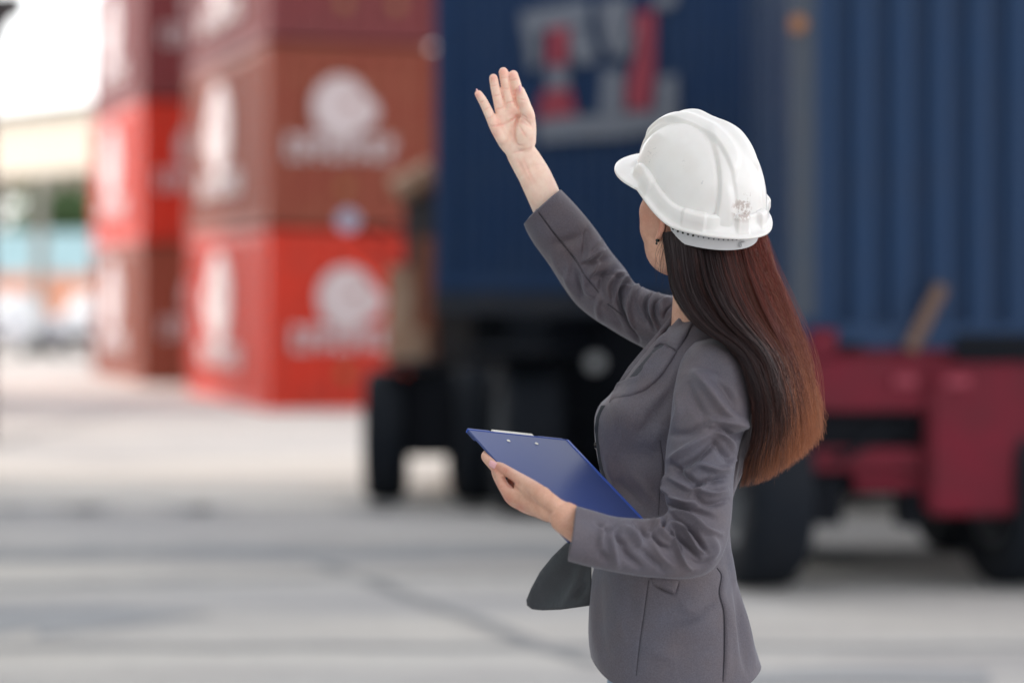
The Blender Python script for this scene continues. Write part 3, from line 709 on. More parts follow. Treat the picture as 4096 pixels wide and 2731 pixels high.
V = add_lip(V, -1, 30)
gmesh(V, 'sleeve', M['cloth'], jacket)
nearV = V
# ------------------------------------------------ far sleeve (her right arm, raised)
far_st = [
 (2650, 1450, 2775, 1222, .150, .072), (2595, 1402, 2735, 1192, .165, .068), (2510, 1358, 2660, 1178, .180, .062),
 (2434, 1312, 2600, 1160, .195, .058), (2357, 1262, 2540, 1132, .207, .056), (2302, 1214, 2496, 1070, .214, .055),
 (2255, 1149, 2447, 1010, .214, .054), (2204, 1067, 2410, 958, .210, .053), (2166, 1014, 2374, 908, .206, .052),
 (2133, 970, 2328, 850, .200, .051), (2106, 925, 2284, 800, .196, .050), (2094, 896, 2244, 758, .190, .047)]
far_st = [(*r[:4], r[4] - .09 * i / 11, r[5]) for i, r in enumerate(far_st)]
V, S_, T_ = loft(far_st, 460, 300, e=2.15)
V = wrinkle(V, 0.0022, 34, 5)
far_folds = [
 ([(2350, 915), (2300, 960), (2210, 980)], 24, -4), ([(2400, 960), (2360, 990), (2340, 1040)], 16, 5), ([(2350, 910), (2345, 970), (2335, 1030)], 12, -5),
 ([(2420, 1000), (2380, 1010), (2340, 1040)], 12, 6), ([(2436, 1025), (2390, 1040), (2335, 1055)], 11, -6), ([(2400, 1010), (2375, 1080), (2350, 1120)], 14, 5),
 ([(2470, 1050), (2430, 1090), (2360, 1110)], 13, -6), ([(2500, 1095), (2455, 1100), (2425, 1140), (2440, 1200)], 12, 9), ([(2480, 1110), (2420, 1100), (2400, 1160)], 12, -5),
 ([(2535, 1135), (2505, 1128), (2484, 1160), (2485, 1230), (2510, 1300), (2555, 1365)], 9, -12), ([(2528, 1128), (2492, 1114), (2468, 1140), (2462, 1210)], 10, 8),
 ([(2560, 1140), (2520, 1165), (2510, 1230), (2535, 1310)], 12, 8), ([(2545, 1190), (2560, 1250), (2585, 1300)], 13, -4), ([(2575, 1150), (2550, 1200), (2575, 1280)], 10, 5),
 ([(2620, 1162), (2592, 1185), (2585, 1240), (2620, 1320)], 9, -10), ([(2640, 1175), (2605, 1200), (2602, 1260), (2630, 1320)], 8, 7), ([(2660, 1180), (2622, 1200), (2616, 1260), (2640, 1310)], 7, -7),
 ([(2690, 1195), (2645, 1215), (2640, 1260)], 7, 6), ([(2690, 1215), (2665, 1235), (2655, 1270)], 6, -6),
 ([(2330, 1090), (2340, 1150), (2380, 1190)], 15, 6), ([(2300, 1080), (2320, 1150), (2330, 1200)], 12, -5), ([(2280, 1060), (2270, 1120), (2300, 1180)], 14, 4),
 ([(2400, 1190), (2390, 1230), (2400, 1280)], 12, 4), ([(2420, 1220), (2450, 1260), (2490, 1320)], 14, -5), ([(2200, 1000), (2240, 1080), (2290, 1130)], 16, 3),
 ([(2260, 1000), (2290, 1050), (2270, 1110)], 16, -3),
 ([(2145, 838), (2220, 940), (2300, 1040), (2345, 1110), (2395, 1170)], 3.6, -2.6), ([(2430, 1215), (2490, 1262)], 3.6, -2.4)]
V = apply_strokes(V, far_folds, 1.5, .88)
V = add_lip(V, -1, 24)
gmesh(V, 'sleeve', M['cloth'], jacket)
farV = V

# ------------------------------------------------ draped pieces: collar, lapels, flaps, seams
def bvh(*Vs):
    vs, fs = [], []
    for X in Vs:
        b_ = len(vs); N, Mr = X.shape[:2]; vs += [tuple(p) for p in X.reshape(-1, 3)]; fs += [tuple(q) for q in (grid_faces(N, Mr) + b_)]
    return BVHTree.FromPolygons(vs, fs)
jb = bvh(torsoV[::2, ::2]); jball = bvh(torsoV[::2, ::2], nearV[::2, ::2], farV[::2, ::2])
CAMV = Vector((0, 0, CAM_Z))
def hit(tree, px, py, default=None):
    dirv = (Wp(px, py, PD) - CAMV).normalized()
    loc, nrm, idx, dist = tree.ray_cast(CAMV, dirv)
    return loc if loc is not None else default
def smooth_closed(poly, n):
    P_ = np.array(poly, float); out = []
    for i in range(len(P_)):
        a, b_ = P_[i], P_[(i + 1) % len(P_)]; k = max(2, int(np.linalg.norm(b_ - a) / n))
        for j in range(k): out.append(a + (b_ - a) * j / k)
    return np.array(out)
def drape(name, poly, mat, parent, lift=0.004, th=0.003, tree=None, step=9, roll=None, dyfix=None, **k):
    """cloth piece with the outline poly, laid on the jacket and given thickness"""
    tree = tree or jb; B = smooth_closed(poly, step); pts = [Vector(p) for p in B]
    lo, hi = B.min(0), B.max(0); nb = len(pts)
    from mathutils.geometry import intersect_point_tri_2d
    def inside(x, y):
        c_ = False
        for i in range(nb):
            a, b_ = pts[i], pts[(i + 1) % nb]
            if (a.y > y) != (b_.y > y) and x < (b_.x - a.x) * (y - a.y) / (b_.y - a.y) + a.x: c_ = not c_
        return c_
    ip = []
    y = lo[1] + step / 2
    while y < hi[1]:
        x = lo[0] + step / 2
        while x < hi[0]:
            if inside(x, y) and min((pts[i].x - x) ** 2 + (pts[i].y - y) ** 2 for i in range(nb)) > (step * 0.55) ** 2: ip.append(Vector((x, y)))
            x += step
        y += step
    vv, ee, ff, _, _, _ = delaunay_2d_cdt(pts + ip, [(i, (i + 1) % nb) for i in range(nb)], [], 1, 1e-4)
    dep = []
    for p in vv:
        h = hit(tree, p.x, p.y); dep.append(h.y if h is not None else None)
    good = [(vv[i], d_) for i, d_ in enumerate(dep) if d_ is not None]
    xs = np.array([[g[0].x, g[0].y] for g in good]) if good else None; gd_ = np.array([g[1] for g in good]) if good else None
    for i, d_ in enumerate(dep):
        if d_ is None:
            if dyfix is not None: dep[i] = PD + dyfix
            else:
                q = ((xs - np.array([vv[i].x, vv[i].y])) ** 2).sum(1); dep[i] = float(gd_[q.argmin()])
    dep = np.array(dep)
    # smooth the depth so the piece bridges creases
    nbr = [[] for _ in vv]
    for f in ff:
        for a, b_ in zip(f, list(f[1:]) + [f[0]]): nbr[a].append(b_); nbr[b_].append(a)
    for _ in range(14): dep = np.array([0.5 * dep[i] + 0.5 * np.mean(dep[nbr[i]]) if nbr[i] else dep[i] for i in range(len(vv))])
    dist = np.array([min((pts[i].x - p.x) ** 2 + (pts[i].y - p.y) ** 2 for i in range(nb)) ** 0.5 for p in vv])
    puff = lift + th * sstep(0, 14, dist)
    if roll is not None:      # roll: (polyline, extra lift, width)
        puff = puff + stroke_field(np.array([[p.x, p.y] for p in vv]), roll[0], roll[2], taper=False) * roll[1]
    front = [Wp(p.x, p.y, float(dep[i] - puff[i])) for i, p in enumerate(vv)]
    back = [Wp(p.x, p.y, float(dep[i] - puff[i] + th + 0.001)) for i, p in enumerate(vv)]
    n = len(vv); faces = [tuple(f) for f in ff] + [tuple(n + i for i in reversed(f)) for f in ff]
    cnt = {}
    for f in ff:
        for a, b_ in zip(f, list(f[1:]) + [f[0]]): cnt[(a, b_)] = 1
    for (a, b_) in list(cnt):
        if (b_, a) not in cnt: faces.append((b_, a, n + a, n + b_))
    mb = MB(); mb.v = [tuple(p) for p in front + back]; mb.f = faces
    return mb.build(name, mat, parent, smooth=True, **k)
drape('inner_top', [(2686, 1290), (2650, 1350), (2600, 1412), (2540, 1480), (2500, 1530), (2530, 1532), (2580, 1480), (2640, 1420), (2690, 1350)], M['under'], jacket, 0.002, 0.002)
drape('lapel', [(2698, 1240), (2668, 1282), (2618, 1344), (2562, 1408), (2514, 1466), (2478, 1522), (2462, 1546), (2500, 1532), (2540, 1480), (2594, 1412), (2650, 1340), (2690, 1296)],
      M['cloth'], jacket, 0.006, 0.004, dyfix=0.06)
drape('lapel', [(2661, 1378), (2708, 1406), (2690, 1440), (2655, 1493), (2620, 1530), (2580, 1562), (2515, 1589), (2462, 1598), (2436, 1610), (2446, 1576), (2468, 1530), (2515, 1510), (2562, 1500), (2574, 1460), (2612, 1412)],
      M['cloth'], jacket, 0.004, 0.004, roll=([(2470, 1532), (2560, 1500), (2580, 1455), (2655, 1380)], 0.006, 16))
drape('collar', [(2752, 1244), (2718, 1268), (2684, 1304), (2640, 1352), (2612, 1392), (2640, 1380), (2662, 1380), (2709, 1408), (2745, 1350), (2790, 1272), (2830, 1232), (2800, 1215)],
      M['cloth'], jacket, 0.006, 0.004, roll=([(2760, 1240), (2690, 1302), (2620, 1385)], 0.008, 20), dyfix=-0.0)
drape('pocket_flap', [(2600, 2312), (2615, 2336), (2700, 2378), (2716, 2322)], M['cloth'], jacket, 0.0005, 0.002)
def seam(pts, r=0.0007, tree=None, name='seam', par=None, mat=None):
    q = catmull(pts, 6 * len(pts)); w_ = []
    for (x, y) in q:
        h = hit(tree or jball, x, y)
        if h is not None: w_.append(h - (h - CAMV).normalized() * 0.0002)
    mb = MB(); v, f = [], []
    for i, p in enumerate(w_):
        t = (w_[min(i + 1, len(w_) - 1)] - w_[max(i - 1, 0)]).normalized(); s = t.cross(Vector((0, 1, 0))).normalized() * r; up = t.cross(s).normalized() * r
        v += [p + s, p + up, p - s, p - up]
        if i:
            for k in range(4): f.append((4 * i - 4 + k, 4 * i - 4 + (k + 1) % 4, 4 * i + (k + 1) % 4, 4 * i + k))
    mb.add(v, f); mb.build(name, mat or M['seam'], par or jacket, smooth=True)
seam([(2145, 838), (2220, 940), (2300, 1040), (2345, 1110), (2395, 1170)]); seam([(2430, 1215), (2490, 1262)])
seam([(2868, 2270), (2886, 2300), (2878, 2370), (2896, 2450), (2898, 2600), (2892, 2725)])
seam([(2594, 2320), (2578, 2440), (2560, 2560), (2545, 2700)], 0.0004)
seam([(2640, 1760), (2655, 1880), (2640, 1960), (2634, 2060)], 0.0004)
# far front panel: dark edge in front of the chest, with its button
drape('front_panel', [(2384, 1668), (2378, 1712), (2386, 1790), (2396, 1860), (2412, 1920), (2438, 1972), (2470, 2010), (2452, 1960), (2432, 1900), (2414, 1830), (2404, 1760), (2404, 1700), (2412, 1660), (2436, 1618), (2404, 1622)], M['lining'], jacket, 0.002, 0.002)
q = P(2386, 1781, 0.03)
MB().cyl(q + Vector((0.004, -0.002, 0)), q + Vector((-0.003, 0.0, 0)), 0.0055, n=16).build('button', M['black_bead'], jacket)
# open panel swinging below the forearm
flap = [(2366, 2150), (2290, 2150), (2256, 2178), (2207, 2227), (2159, 2287), (2124, 2352), (2105, 2398), (2108, 2420), (2128, 2436), (2171, 2440), (2242, 2437), (2310, 2428), (2366, 2420)]
pts = smooth_closed(flap, 10); c_ = np.array([2300., 2300.])
vv, ee, ff, _, _, _ = delaunay_2d_cdt([Vector(p) for p in pts] + [Vector((x, y)) for x in range(2130, 2360, 12) for y in range(2170, 2430, 12)
      if (x - 2366) * 0 + (y - 2150) > 0 and all(((pts[i][0] - x) ** 2 + (pts[i][1] - y) ** 2) > 60 for i in range(len(pts)))
      and (lambda c: c)(sum(((pts[i][1] > y) != (pts[(i + 1) % len(pts)][1] > y)) and x < (pts[(i + 1) % len(pts)][0] - pts[i][0]) * (y - pts[i][1]) / (pts[(i + 1) % len(pts)][1] - pts[i][1]) + pts[i][0] for i in range(len(pts))) % 2)],
      [(i, (i + 1) % len(pts)) for i in range(len(pts))], [], 1, 1e-4)
pp = np.array([[p.x, p.y] for p in vv])
dy = 0.045 + 0.10 * ((2366 - pp[:, 0]) / 260) ** 1.5 + 0.006 * np.sin((pp[:, 0] + pp[:, 1]) / 38) - 0.010 * stroke_field(pp, [(2330, 2260), (2290, 2350), (2250, 2425)], 16) + 0.008 * stroke_field(pp, [(2350, 2330), (2300, 2400)], 10)
edge = np.min(np.linalg.norm(pp[:, None] - pts[None], axis=2), 1)
fr = [Wp(p[0], p[1], PD + d_ - 0.002 * (1 if e_ < 9 else 0)) for p, d_, e_ in zip(pp, dy, edge)]; bk = [Wp(p[0], p[1], PD + d_ + 0.003) for p, d_ in zip(pp, dy)]
n = len(fr); es = {}
for f in ff:
    for a, b_ in zip(f, list(f[1:]) + [f[0]]): es[(a, b_)] = 1
MB().add(fr + bk, [tuple(f) for f in ff] + [tuple(n + i for i in reversed(f)) for f in ff] + [(b_, a, n + a, n + b_) for (a, b_) in es if (b_, a) not in es]).build('open_front_flap', M['lining'], jacket, smooth=True, label='dark lining side of the open jacket front')

# ------------------------------------------------ skin: one continuous body
parts = []
def rtube(pts, n=20, flat=1.0):
    """rounded tube through (Vector, radius) points"""
    K = np.array([[*p, r] for p, r in pts], float); k = len(K)
    Kc = catmull(K[:, [0, 2, 1, 3]], max(14, k * 6))[:, [0, 2, 1, 3]] if k > 2 else K
    c_ = Kc[:, :3]; r_ = Kc[:, 3]; V = []
    T = np.gradient(c_, axis=0); T /= np.linalg.norm(T, axis=1, keepdims=True) + 1e-9
    ref = np.array([0, 1.0, 0])
    def ring(c0, t, r0, off):
        s = np.cross(t, ref); s /= np.linalg.norm(s) + 1e-9; b_ = np.cross(s, t)
        a = np.linspace(0, 2 * np.pi, n, endpoint=False)
        return c0 + t * off + (s[None] * np.cos(a)[:, None] + b_[None] * np.sin(a)[:, None] * flat) * r0
    for q in (80, 60, 40, 20): V.append(ring(c_[0], T[0], r_[0] * math.cos(R(q)), -r_[0] * math.sin(R(q))))
    for i in range(len(c_)): V.append(ring(c_[i], T[i], r_[i], 0))
    for q in (20, 40, 60, 80): V.append(ring(c_[-1], T[-1], r_[-1] * math.cos(R(q)), r_[-1] * math.sin(R(q))))
    V = np.array(V); N = len(V); v = [tuple(x) for x in V.reshape(-1, 3)]
    f = [tuple(x) for x in grid_faces(N, n)] + [tuple(range(n)), tuple(range((N - 1) * n + n - 1, (N - 1) * n - 1, -1))]
    parts.append((v, f))
def ell(c_, r_, Mx, n=24):
    v, f = [], []
    for i in range(1, n // 2):
        for j in range(n):
            a, b_ = math.pi * i / (n // 2), 2 * math.pi * j / n
            v.append(tuple(Mx @ Vector((c_[0] + r_[0] * math.sin(a) * math.cos(b_), c_[1] + r_[1] * math.sin(a) * math.sin(b_), c_[2] + r_[2] * math.cos(a)))))
    k = n // 2 - 1
    f = [tuple(x) for x in grid_faces(k, n)] + [tuple(range(n)), tuple(range((k - 1) * n + n - 1, (k - 1) * n - 1, -1))]
    parts.append((v, f))
# head frame: x forward, y to her left, z up
PHI, PITCH, ROLL = R(48), R(15), R(-6)
HPHI, HPITCH, HROLL = R(42), R(22), R(-12)
def frame(o, PITCH=PITCH, ROLL=ROLL, PHI=PHI):
    fwd = Vector((-math.cos(PHI), math.sin(PHI), 0)); left = Vector((-math.sin(PHI), -math.cos(PHI), 0)); up = Vector((0, 0, 1))
    Mx = Matrix((fwd, left, up)).transposed().to_4x4()
    return Matrix.Translation(o) @ Mx @ Matrix.Rotation(-PITCH, 4, 'Y') @ Matrix.Rotation(ROLL, 4, 'X')
HM = frame(P(2776, 874, 0.0))
ell((-.010, 0, .035), (.084, .067, .070), HM); ell((.030, 0, -.005), (.062, .062, .085), HM); ell((.040, 0, -.055), (.052, .050, .055), HM)
for s in (-1, 1):
    ell((.055, s * .038, .001), (.031, .0275, .032), HM, 16); ell((.048, s * .035, -.026), (.036, .028, .036), HM, 16)
    ell((.020, s * .045, -.065), (.034, .018, .030), HM, 16)
    ell((.068, s * .030, .034), (.022, .026, .014), HM, 14)
    # ear
    rtube([(HM @ Vector((.008, s * .068, .022)), .006), (HM @ Vector((.000, s * .078, .028)), .0045), (HM @ Vector((-.010, s * .085, .018)), .0042), (HM @ Vector((-.012, s * .084, -.004)), .0042),
           (HM @ Vector((-.003, s * .079, -.022)), .005), (HM @ Vector((.005, s * .073, -.029)), .006), (HM @ Vector((.009, s * .068, -.024)), .005)], 12)
    rtube([(HM @ Vector((.007, s * .066, .016)), .006), (HM @ Vector((-.002, s * .073, .008)), .006), (HM @ Vector((.000, s * .072, -.012)), .006), (HM @ Vector((.007, s * .068, -.020)), .006)], 12)
rtube([(HM @ Vector((.084, 0, .030)), .007), (HM @ Vector((.096, 0, .010)), .008), (HM @ Vector((.104, 0, -.006)), .0095), (HM @ Vector((.088, 0, -.016)), .008)], 14)
for s in (-1, 1): ell((.093, s * .010, -.010), (.009, .007, .006), HM, 12)
rtube([(HM @ Vector((.076, -.022, -.040)), .004), (HM @ Vector((.090, 0, -.036)), .006), (HM @ Vector((.076, .022, -.040)), .004)], 12)
rtube([(HM @ Vector((.074, -.020, -.043)), .004), (HM @ Vector((.088, 0, -.047)), .0065), (HM @ Vector((.074, .020, -.043)), .004)], 12)
ell((.074, 0, -.078), (.020, .020, .017), HM, 16)
# neck and trunk
rtube([(P(2792, 960, .02), .055), (P(2798, 1060, .025), .047), (P(2796, 1160, .03), .044), (P(2796, 1260, .04), .046), (P(2800, 1340, .05), .050)], 28, 1.05)
rtube([(P(2800, 1440, .05), .070), (P(2760, 1580, .05), .092), (P(2710, 1750, .05), .095), (P(2690, 2000, .05), .088), (P(2670, 2300, .05), .100), (P(2690, 2560, .05), .095), (P(2690, 2680, .05), .085)], 28, 0.95)
# raised arm + hand
def cc(x, y, dy, r):                  # coordinates of the close-up used to measure the raised hand
    return (P(1800 + x * .4464, 200 + y * .4464, dy), r * .4464 / F * (PD + dy))
AD = .098
rtube([(P(2790, 1430, .12), .045), (P(2610, 1310, .17), .038), (P(2440, 1190, .17), .038), (P(2340, 1090, .155), .036), (P(2250, 935, .125), .033), (P(2185, 805, .106), .0283), (P(2140, 712, .10), .0270)], 26, .82)
rtube([cc(860, 1350, .106, 148), cc(770, 1150, .102, 146), cc(690, 1010, .099, 140), cc(640, 925, AD, 134), cc(620, 860, AD, 132)], 26, .62)
fing = {
 'pinky': [(470, 800, 58), (412, 690, 58), (366, 605, 47), (320, 508, 43), (285, 442, 40), (255, 396, 35)],
 'ring': [(510, 800, 60), (478, 650, 56), (450, 540, 48), (425, 430, 44), (403, 330, 42), (389, 254, 39)],
 'middle': [(580, 800, 60), (560, 620, 55), (534, 480, 48), (512, 380, 46), (493, 285, 44), (478, 198, 42)],
 'index': [(655, 800, 60), (655, 620, 56), (636, 500, 50), (612, 390, 47), (590, 300, 45), (568, 224, 42)]}
for k_, L in fing.items():
    n = len(L); off = {'pinky': -.006, 'ring': .003, 'middle': .007, 'index': .009}[k_]
    rtube([cc(x, y, AD + off - 0.004 * max(0, i - 3), r) for i, (x, y, r) in enumerate(L)], 18)
rtube([cc(600, 940, AD, 70), cc(520, 830, AD, 84), cc(455, 730, AD, 74), cc(410, 670, AD - .002, 58)], 22, .75)
rtube([cc(620, 880, AD, 95), cc(560, 740, AD, 85), cc(540, 640, AD, 70)], 22, .62)
# webbing across the knuckles
rtube([cc(395, 660, AD, 46), cc(478, 600, AD + .001, 50), cc(560, 565, AD + .003, 50), cc(640, 560, AD + .003, 50)], 18, .85)
# thumb and its pad
rtube([cc(660, 850, AD - .006, 90), cc(668, 740, AD - .012, 92), cc(690, 650, AD - .014, 74), cc(700, 590, AD - .019, 62), cc(674, 505, AD - .026, 54), cc(648, 425, AD - .030, 49), cc(630, 366, AD - .032, 40)], 22, .9)
rtube([cc(700, 820, AD, 72), cc(712, 700, AD - .004, 62), cc(715, 610, AD - .008, 50)], 20, .9)
# tendons at the wrist
# lower arm + hand round the board
def c4(x, y, dy, r):
    return (P(1800 + x * .3507, 1650 + y * .3507, dy), r * .3507 / F * (PD + dy))
rtube([(P(2850, 1500, -.07), .038), (P(2830, 1700, -.11), .040), (P(2800, 1950, -.15), .036), (P(2770, 2130, -.19), .036), (P(2640, 2190, -.23), .034), (P(2450, 2165, -.27), .030), (P(2330, 2115, -.295), .0265), (P(2262, 2070, -.300), .0250)], 26, .85)
rtube([c4(1400, 1230, -.302, 160), c4(1270, 1155, -.298, 150), c4(1130, 1080, -.284, 150), c4(980, 1000, -.262, 150), c4(850, 940, -.240, 130)], 24, .62)
# board plane helper
TL, wv_, lv_ = P(1872, 1718, -.05), None, None
wv_ = P(2270, 1760, .08) - TL
lv0 = Vector((.154, -.223, -.169))
e0 = Wp(2275, 2165, 1.0) - CAMV; k_ = (TL - CAMV).dot(wv_) / e0.dot(wv_)      # corner on its sight line, square to the top edge
lv_ = CAMV + e0 * k_ - TL; print('BOARD', wv_.length, lv_.length, k_)
bn = wv_.cross(lv_).normalized()
if bn.y > 0: bn = -bn           # bn points towards the camera: the board's back
def onB(a, b_, off=0.0): return TL + wv_ * a + lv_ * b_ + bn * off
# fingers behind the board: index visible at the edge, the others reach round the far side
W0 = wv_.length
rtube([c4(1050, 1010, -.268, 95), c4(880, 985, -.243, 92), c4(720, 950, -.222, 84), c4(640, 880, -.196, 68), c4(590, 790, -.170, 58), c4(560, 690, -.146, 54), (onB(.02, .20, -.012), .0082), (onB(.05, .165, -.013), .0068)], 20)
rtube([c4(1050, 1080, -.268, 90), c4(860, 1045, -.235, 84), c4(730, 1000, -.205, 74), c4(660, 930, -.18, 64), (onB(.03, .30, -.016), .0085), (onB(.14, .27, -.014), .0082), (onB(.20, .25, -.013), .007)], 20)
rtube([c4(1080, 1130, -.266, 84), c4(900, 1085, -.225, 78), c4(790, 1030, -.19, 66), (onB(.05, .42, -.018), .0085), (onB(.17, .38, -.014), .008), (onB(.24, .36, -.013), .007)], 20)
rtube([c4(1120, 1170, -.262, 78), c4(960, 1110, -.215, 66), c4(880, 1040, -.18, 56), (onB(.05, .54, -.016), .0075), (onB(.15, .51, -.013), .0068), (onB(.2, .5, -.012), .006)], 20)
# thumb along the back of the board
rtube([c4(1200, 1060, -.300, 100), c4(1020, 920, -.278, 98), c4(880, 820, -.240, 86), c4(760, 735, -.205, 68), c4(650, 665, -.168, 60), c4(580, 622, -.146, 55), c4(530, 600, -.134, 44)], 22)
rtube([c4(1060, 960, -.280, 118), c4(920, 900, -.256, 110), c4(800, 850, -.228, 80)], 22, .8)

vv_, ff_ = [], []
for (v, f) in parts:
    b_ = len(vv_); vv_ += v; ff_ += [tuple(i + b_ for i in q) for q in f]
me = bpy.data.meshes.new('body'); me.from_pydata(vv_, [], ff_); me.validate()
bm = bmesh.new(); bm.from_mesh(me); bmesh.ops.recalc_face_normals(bm, faces=bm.faces); bm.to_mesh(me); bm.free()
tmp = bpy.data.objects.new('body_rough', me); C.objects.link(tmp)
rm = tmp.modifiers.new('r', 'REMESH'); rm.mode = 'VOXEL'; rm.voxel_size = 0.0015; rm.adaptivity = 0
smo = tmp.modifiers.new('s', 'SMOOTH'); smo.factor = 0.5; smo.iterations = 4
bpy.context.view_layer.update()
dg = bpy.context.evaluated_depsgraph_get()
body_me = bpy.data.meshes.new_from_object(tmp.evaluated_get(dg))
bpy.data.objects.remove(tmp)
# skin creases: palm lines and finger joints
N_ = len(body_me.vertices); co = np.empty(N_ * 3, np.float32); body_me.vertices.foreach_get('co', co); co = co.reshape(-1, 3).astype(float)
nr = np.empty(N_ * 3, np.float32); body_me.vertices.foreach_get('normal', nr); nr = nr.reshape(-1, 3)
pj = proj(co); c1 = (pj - np.array([1800, 200])) / .4464
facing = sstep(0, .4, -nr[:, 1]); dsp = np.zeros(N_)
handm = (pj[:, 0] < 2300) & (pj[:, 1] < 900)
cr = [([(350, 690), (420, 680), (520, 650), (600, 600), (612, 580)], 7, -1.0), ([(640, 600), (700, 650), (740, 700)], 6, -.6), ([(610, 600), (580, 700), (575, 780), (600, 850), (650, 860)], 9, -1.3),
      ([(560, 660), (545, 730), (540, 800)], 12, -.7), ([(500, 640), (560, 620), (600, 580)], 6, -.6), ([(600, 660), (680, 760)], 5, -.35), ([(620, 700), (690, 790)], 5, -.35), ([(640, 640), (730, 700)], 5, -.35),
      ([(265, 480), (310, 455)], 5, -.6), ([(305, 545), (355, 515)], 5, -.7), ([(330, 625), (400, 585)], 5, -.8), ([(365, 330), (425, 318)], 5, -.6), ([(385, 418), (455, 402)], 5, -.7), ([(410, 540), (490, 510)], 5, -.8),
      ([(448, 258), (520, 250)], 5, -.6), ([(470, 352), (545, 350)], 5, -.7), ([(500, 480), (575, 462)], 5, -.8), ([(545, 278), (605, 262)], 5, -.6), ([(555, 372), (600, 360)], 5, -.6),
      ([(605, 440), (690, 455)], 5, -.5), ([(630, 575), (700, 620)], 6, -.7), ([(560, 925), (640, 905), (730, 880)], 7, -.5),
      ([(612, 325), (580, 395), (590, 470), (625, 565)], 8, -1.3), ([(528, 245), (543, 340), (570, 440), (582, 482)], 6, -1.1), ([(436, 240), (450, 340), (480, 440), (500, 500)], 5, -.8), ([(405, 575), (395, 545)], 6, -.5), ([(650, 960), (700, 1080), (770, 1220)], 13, -.32), ([(600, 960), (650, 1070), (715, 1190)], 13, -.28)]
for (pts, wd, amp) in cr: dsp[handm] += stroke_field(c1[handm], pts, wd * 1.15) * amp * 2.5 / 1000
c2 = (pj - np.array([1800, 1650])) / .3507; hm = (pj[:, 0] < 2330) & (pj[:, 1] > 1700) & (pj[:, 1] < 2200)
for (pts, wd, amp) in [([(625, 640), (610, 690)], 5, -.5), ([(650, 650), (640, 700)], 5, -.5), ([(672, 655), (662, 705)], 5, -.4), ([(590, 740), (700, 810), (770, 880), (830, 935)], 14, -2.2), ([(560, 860), (620, 840)], 6, -.5)]:
    dsp[hm] += stroke_field(c2[hm], pts, wd) * amp / 1000
co += nr * (dsp * facing)[:, None]
HI = np.array(HM.inverted()); loc = co @ HI[:3, :3].T + HI[:3, 3]
fm = (loc[:, 0] > .012) & (loc[:, 0] < .13) & (np.abs(loc[:, 1]) < .072) & (loc[:, 2] > -.12) & (loc[:, 2] < .12) & ~((loc[:, 0] < .022) & (np.abs(loc[:, 1]) > .062))
ed = np.empty(len(body_me.edges) * 2, np.int32); body_me.edges.foreach_get('vertices', ed); ed = ed.reshape(-1, 2)
ed = ed[fm[ed[:, 0]] | fm[ed[:, 1]]]; cnt_ = np.bincount(ed.ravel(), minlength=N_).clip(1)[:, None]
nose = ((np.abs(loc[:, 1]) < .022) & (loc[:, 0] > .070))
for it in range(150):
    acc = np.zeros_like(co)
    for ax in range(3):
        acc[:, ax] = np.bincount(ed[:, 0], co[ed[:, 1], ax], N_) + np.bincount(ed[:, 1], co[ed[:, 0], ax], N_)
    mk = fm & (~nose if it > 12 else True); co[mk] = co[mk] * .4 + (acc / cnt_)[mk] * .6
fl = np.zeros(N_)
for (x, y, r_) in ((245, 400, 40), (385, 250, 42), (477, 195, 45), (565, 225, 42), (615, 380, 40), (640, 500, 30), (420, 640, 60), (560, 560, 50), (400, 760, 60), (730, 600, 40), (640, 640, 30)):
    fl += np.exp(-(((c1[:, 0] - x) ** 2 + (c1[:, 1] - y) ** 2) / r_ ** 2)) * handm * (.8 if y < 420 else .45)
for (pts, wd, amp) in cr: fl[handm] += stroke_field(c1[handm], pts, wd * 1.5) * .4
for (x, y, r_) in ((520, 640, 60), (640, 660, 60), (560, 850, 80), (640, 990, 70), (700, 800, 60), (800, 1080, 60)):
    fl += np.exp(-(((c2[:, 0] - x) ** 2 + (c2[:, 1] - y) ** 2) / r_ ** 2)) * hm * .8
fl += np.exp(-((loc - np.array([.05, .055, -.005])) ** 2).sum(1) / .025 ** 2) * .4 + np.exp(-((loc - np.array([.0, .085, .0])) ** 2).sum(1) / .022 ** 2) * .9
fa = body_me.color_attributes.new('flush', 'FLOAT_COLOR', 'POINT'); fc4 = np.ones((N_, 4), np.float32); fc4[:, :3] = np.clip(fl, 0, 1)[:, None]; fa.data.foreach_set('color', fc4.ravel())
fa = body_me.color_attributes.new('pale', 'FLOAT_COLOR', 'POINT'); fc4[:, :3] = handm[:, None]; fa.data.foreach_set('color', fc4.ravel())
body_me.vertices.foreach_set('co', co.astype(np.float32).ravel()); body_me.update()
body_me.materials.clear()
body = child(link('body', body_me, M['skin'], None, True))
def nail(c_, ax, up, l, w_, name='nail'):
    ax = ax.normalized(); n_ = up - ax * up.dot(ax); n_.normalize(); s = ax.cross(n_)
    v, f = [], []
    for i in range(9):
        for j in range(7):
            a, b_ = i / 8 * 2 - 1, j / 6 * 2 - 1
            wq = w_ * (1 - 0.25 * a ** 4) if a > 0 else w_ * (1 - 0.35 * a ** 4)
            v.append(c_ + ax * (a * l) + s * (b_ * wq) + n_ * (0.0014 - 0.0016 * b_ * b_ - 0.0006 * a * a))
    for i in range(8):
        for j in range(6): f.append((i * 7 + j, i * 7 + j + 1, i * 7 + j + 8, i * 7 + j + 7))
    o = MB().add(v, f).build(name, M['nail'], None, smooth=True); so_ = o.modifiers.new('t', 'SOLIDIFY'); so_.thickness = 0.0007
    o.parent = body
tb = bvh_body = BVHTree.FromPolygons([tuple(p) for p in co], [tuple(p.vertices) for p in body_me.polygons])
def bhit(px, py):
    loc, nrm, i, d_ = bvh_body.ray_cast(CAMV, (Wp(px, py, PD) - CAMV).normalized()); return loc, nrm
a1, n1_ = bhit(2082, 357)
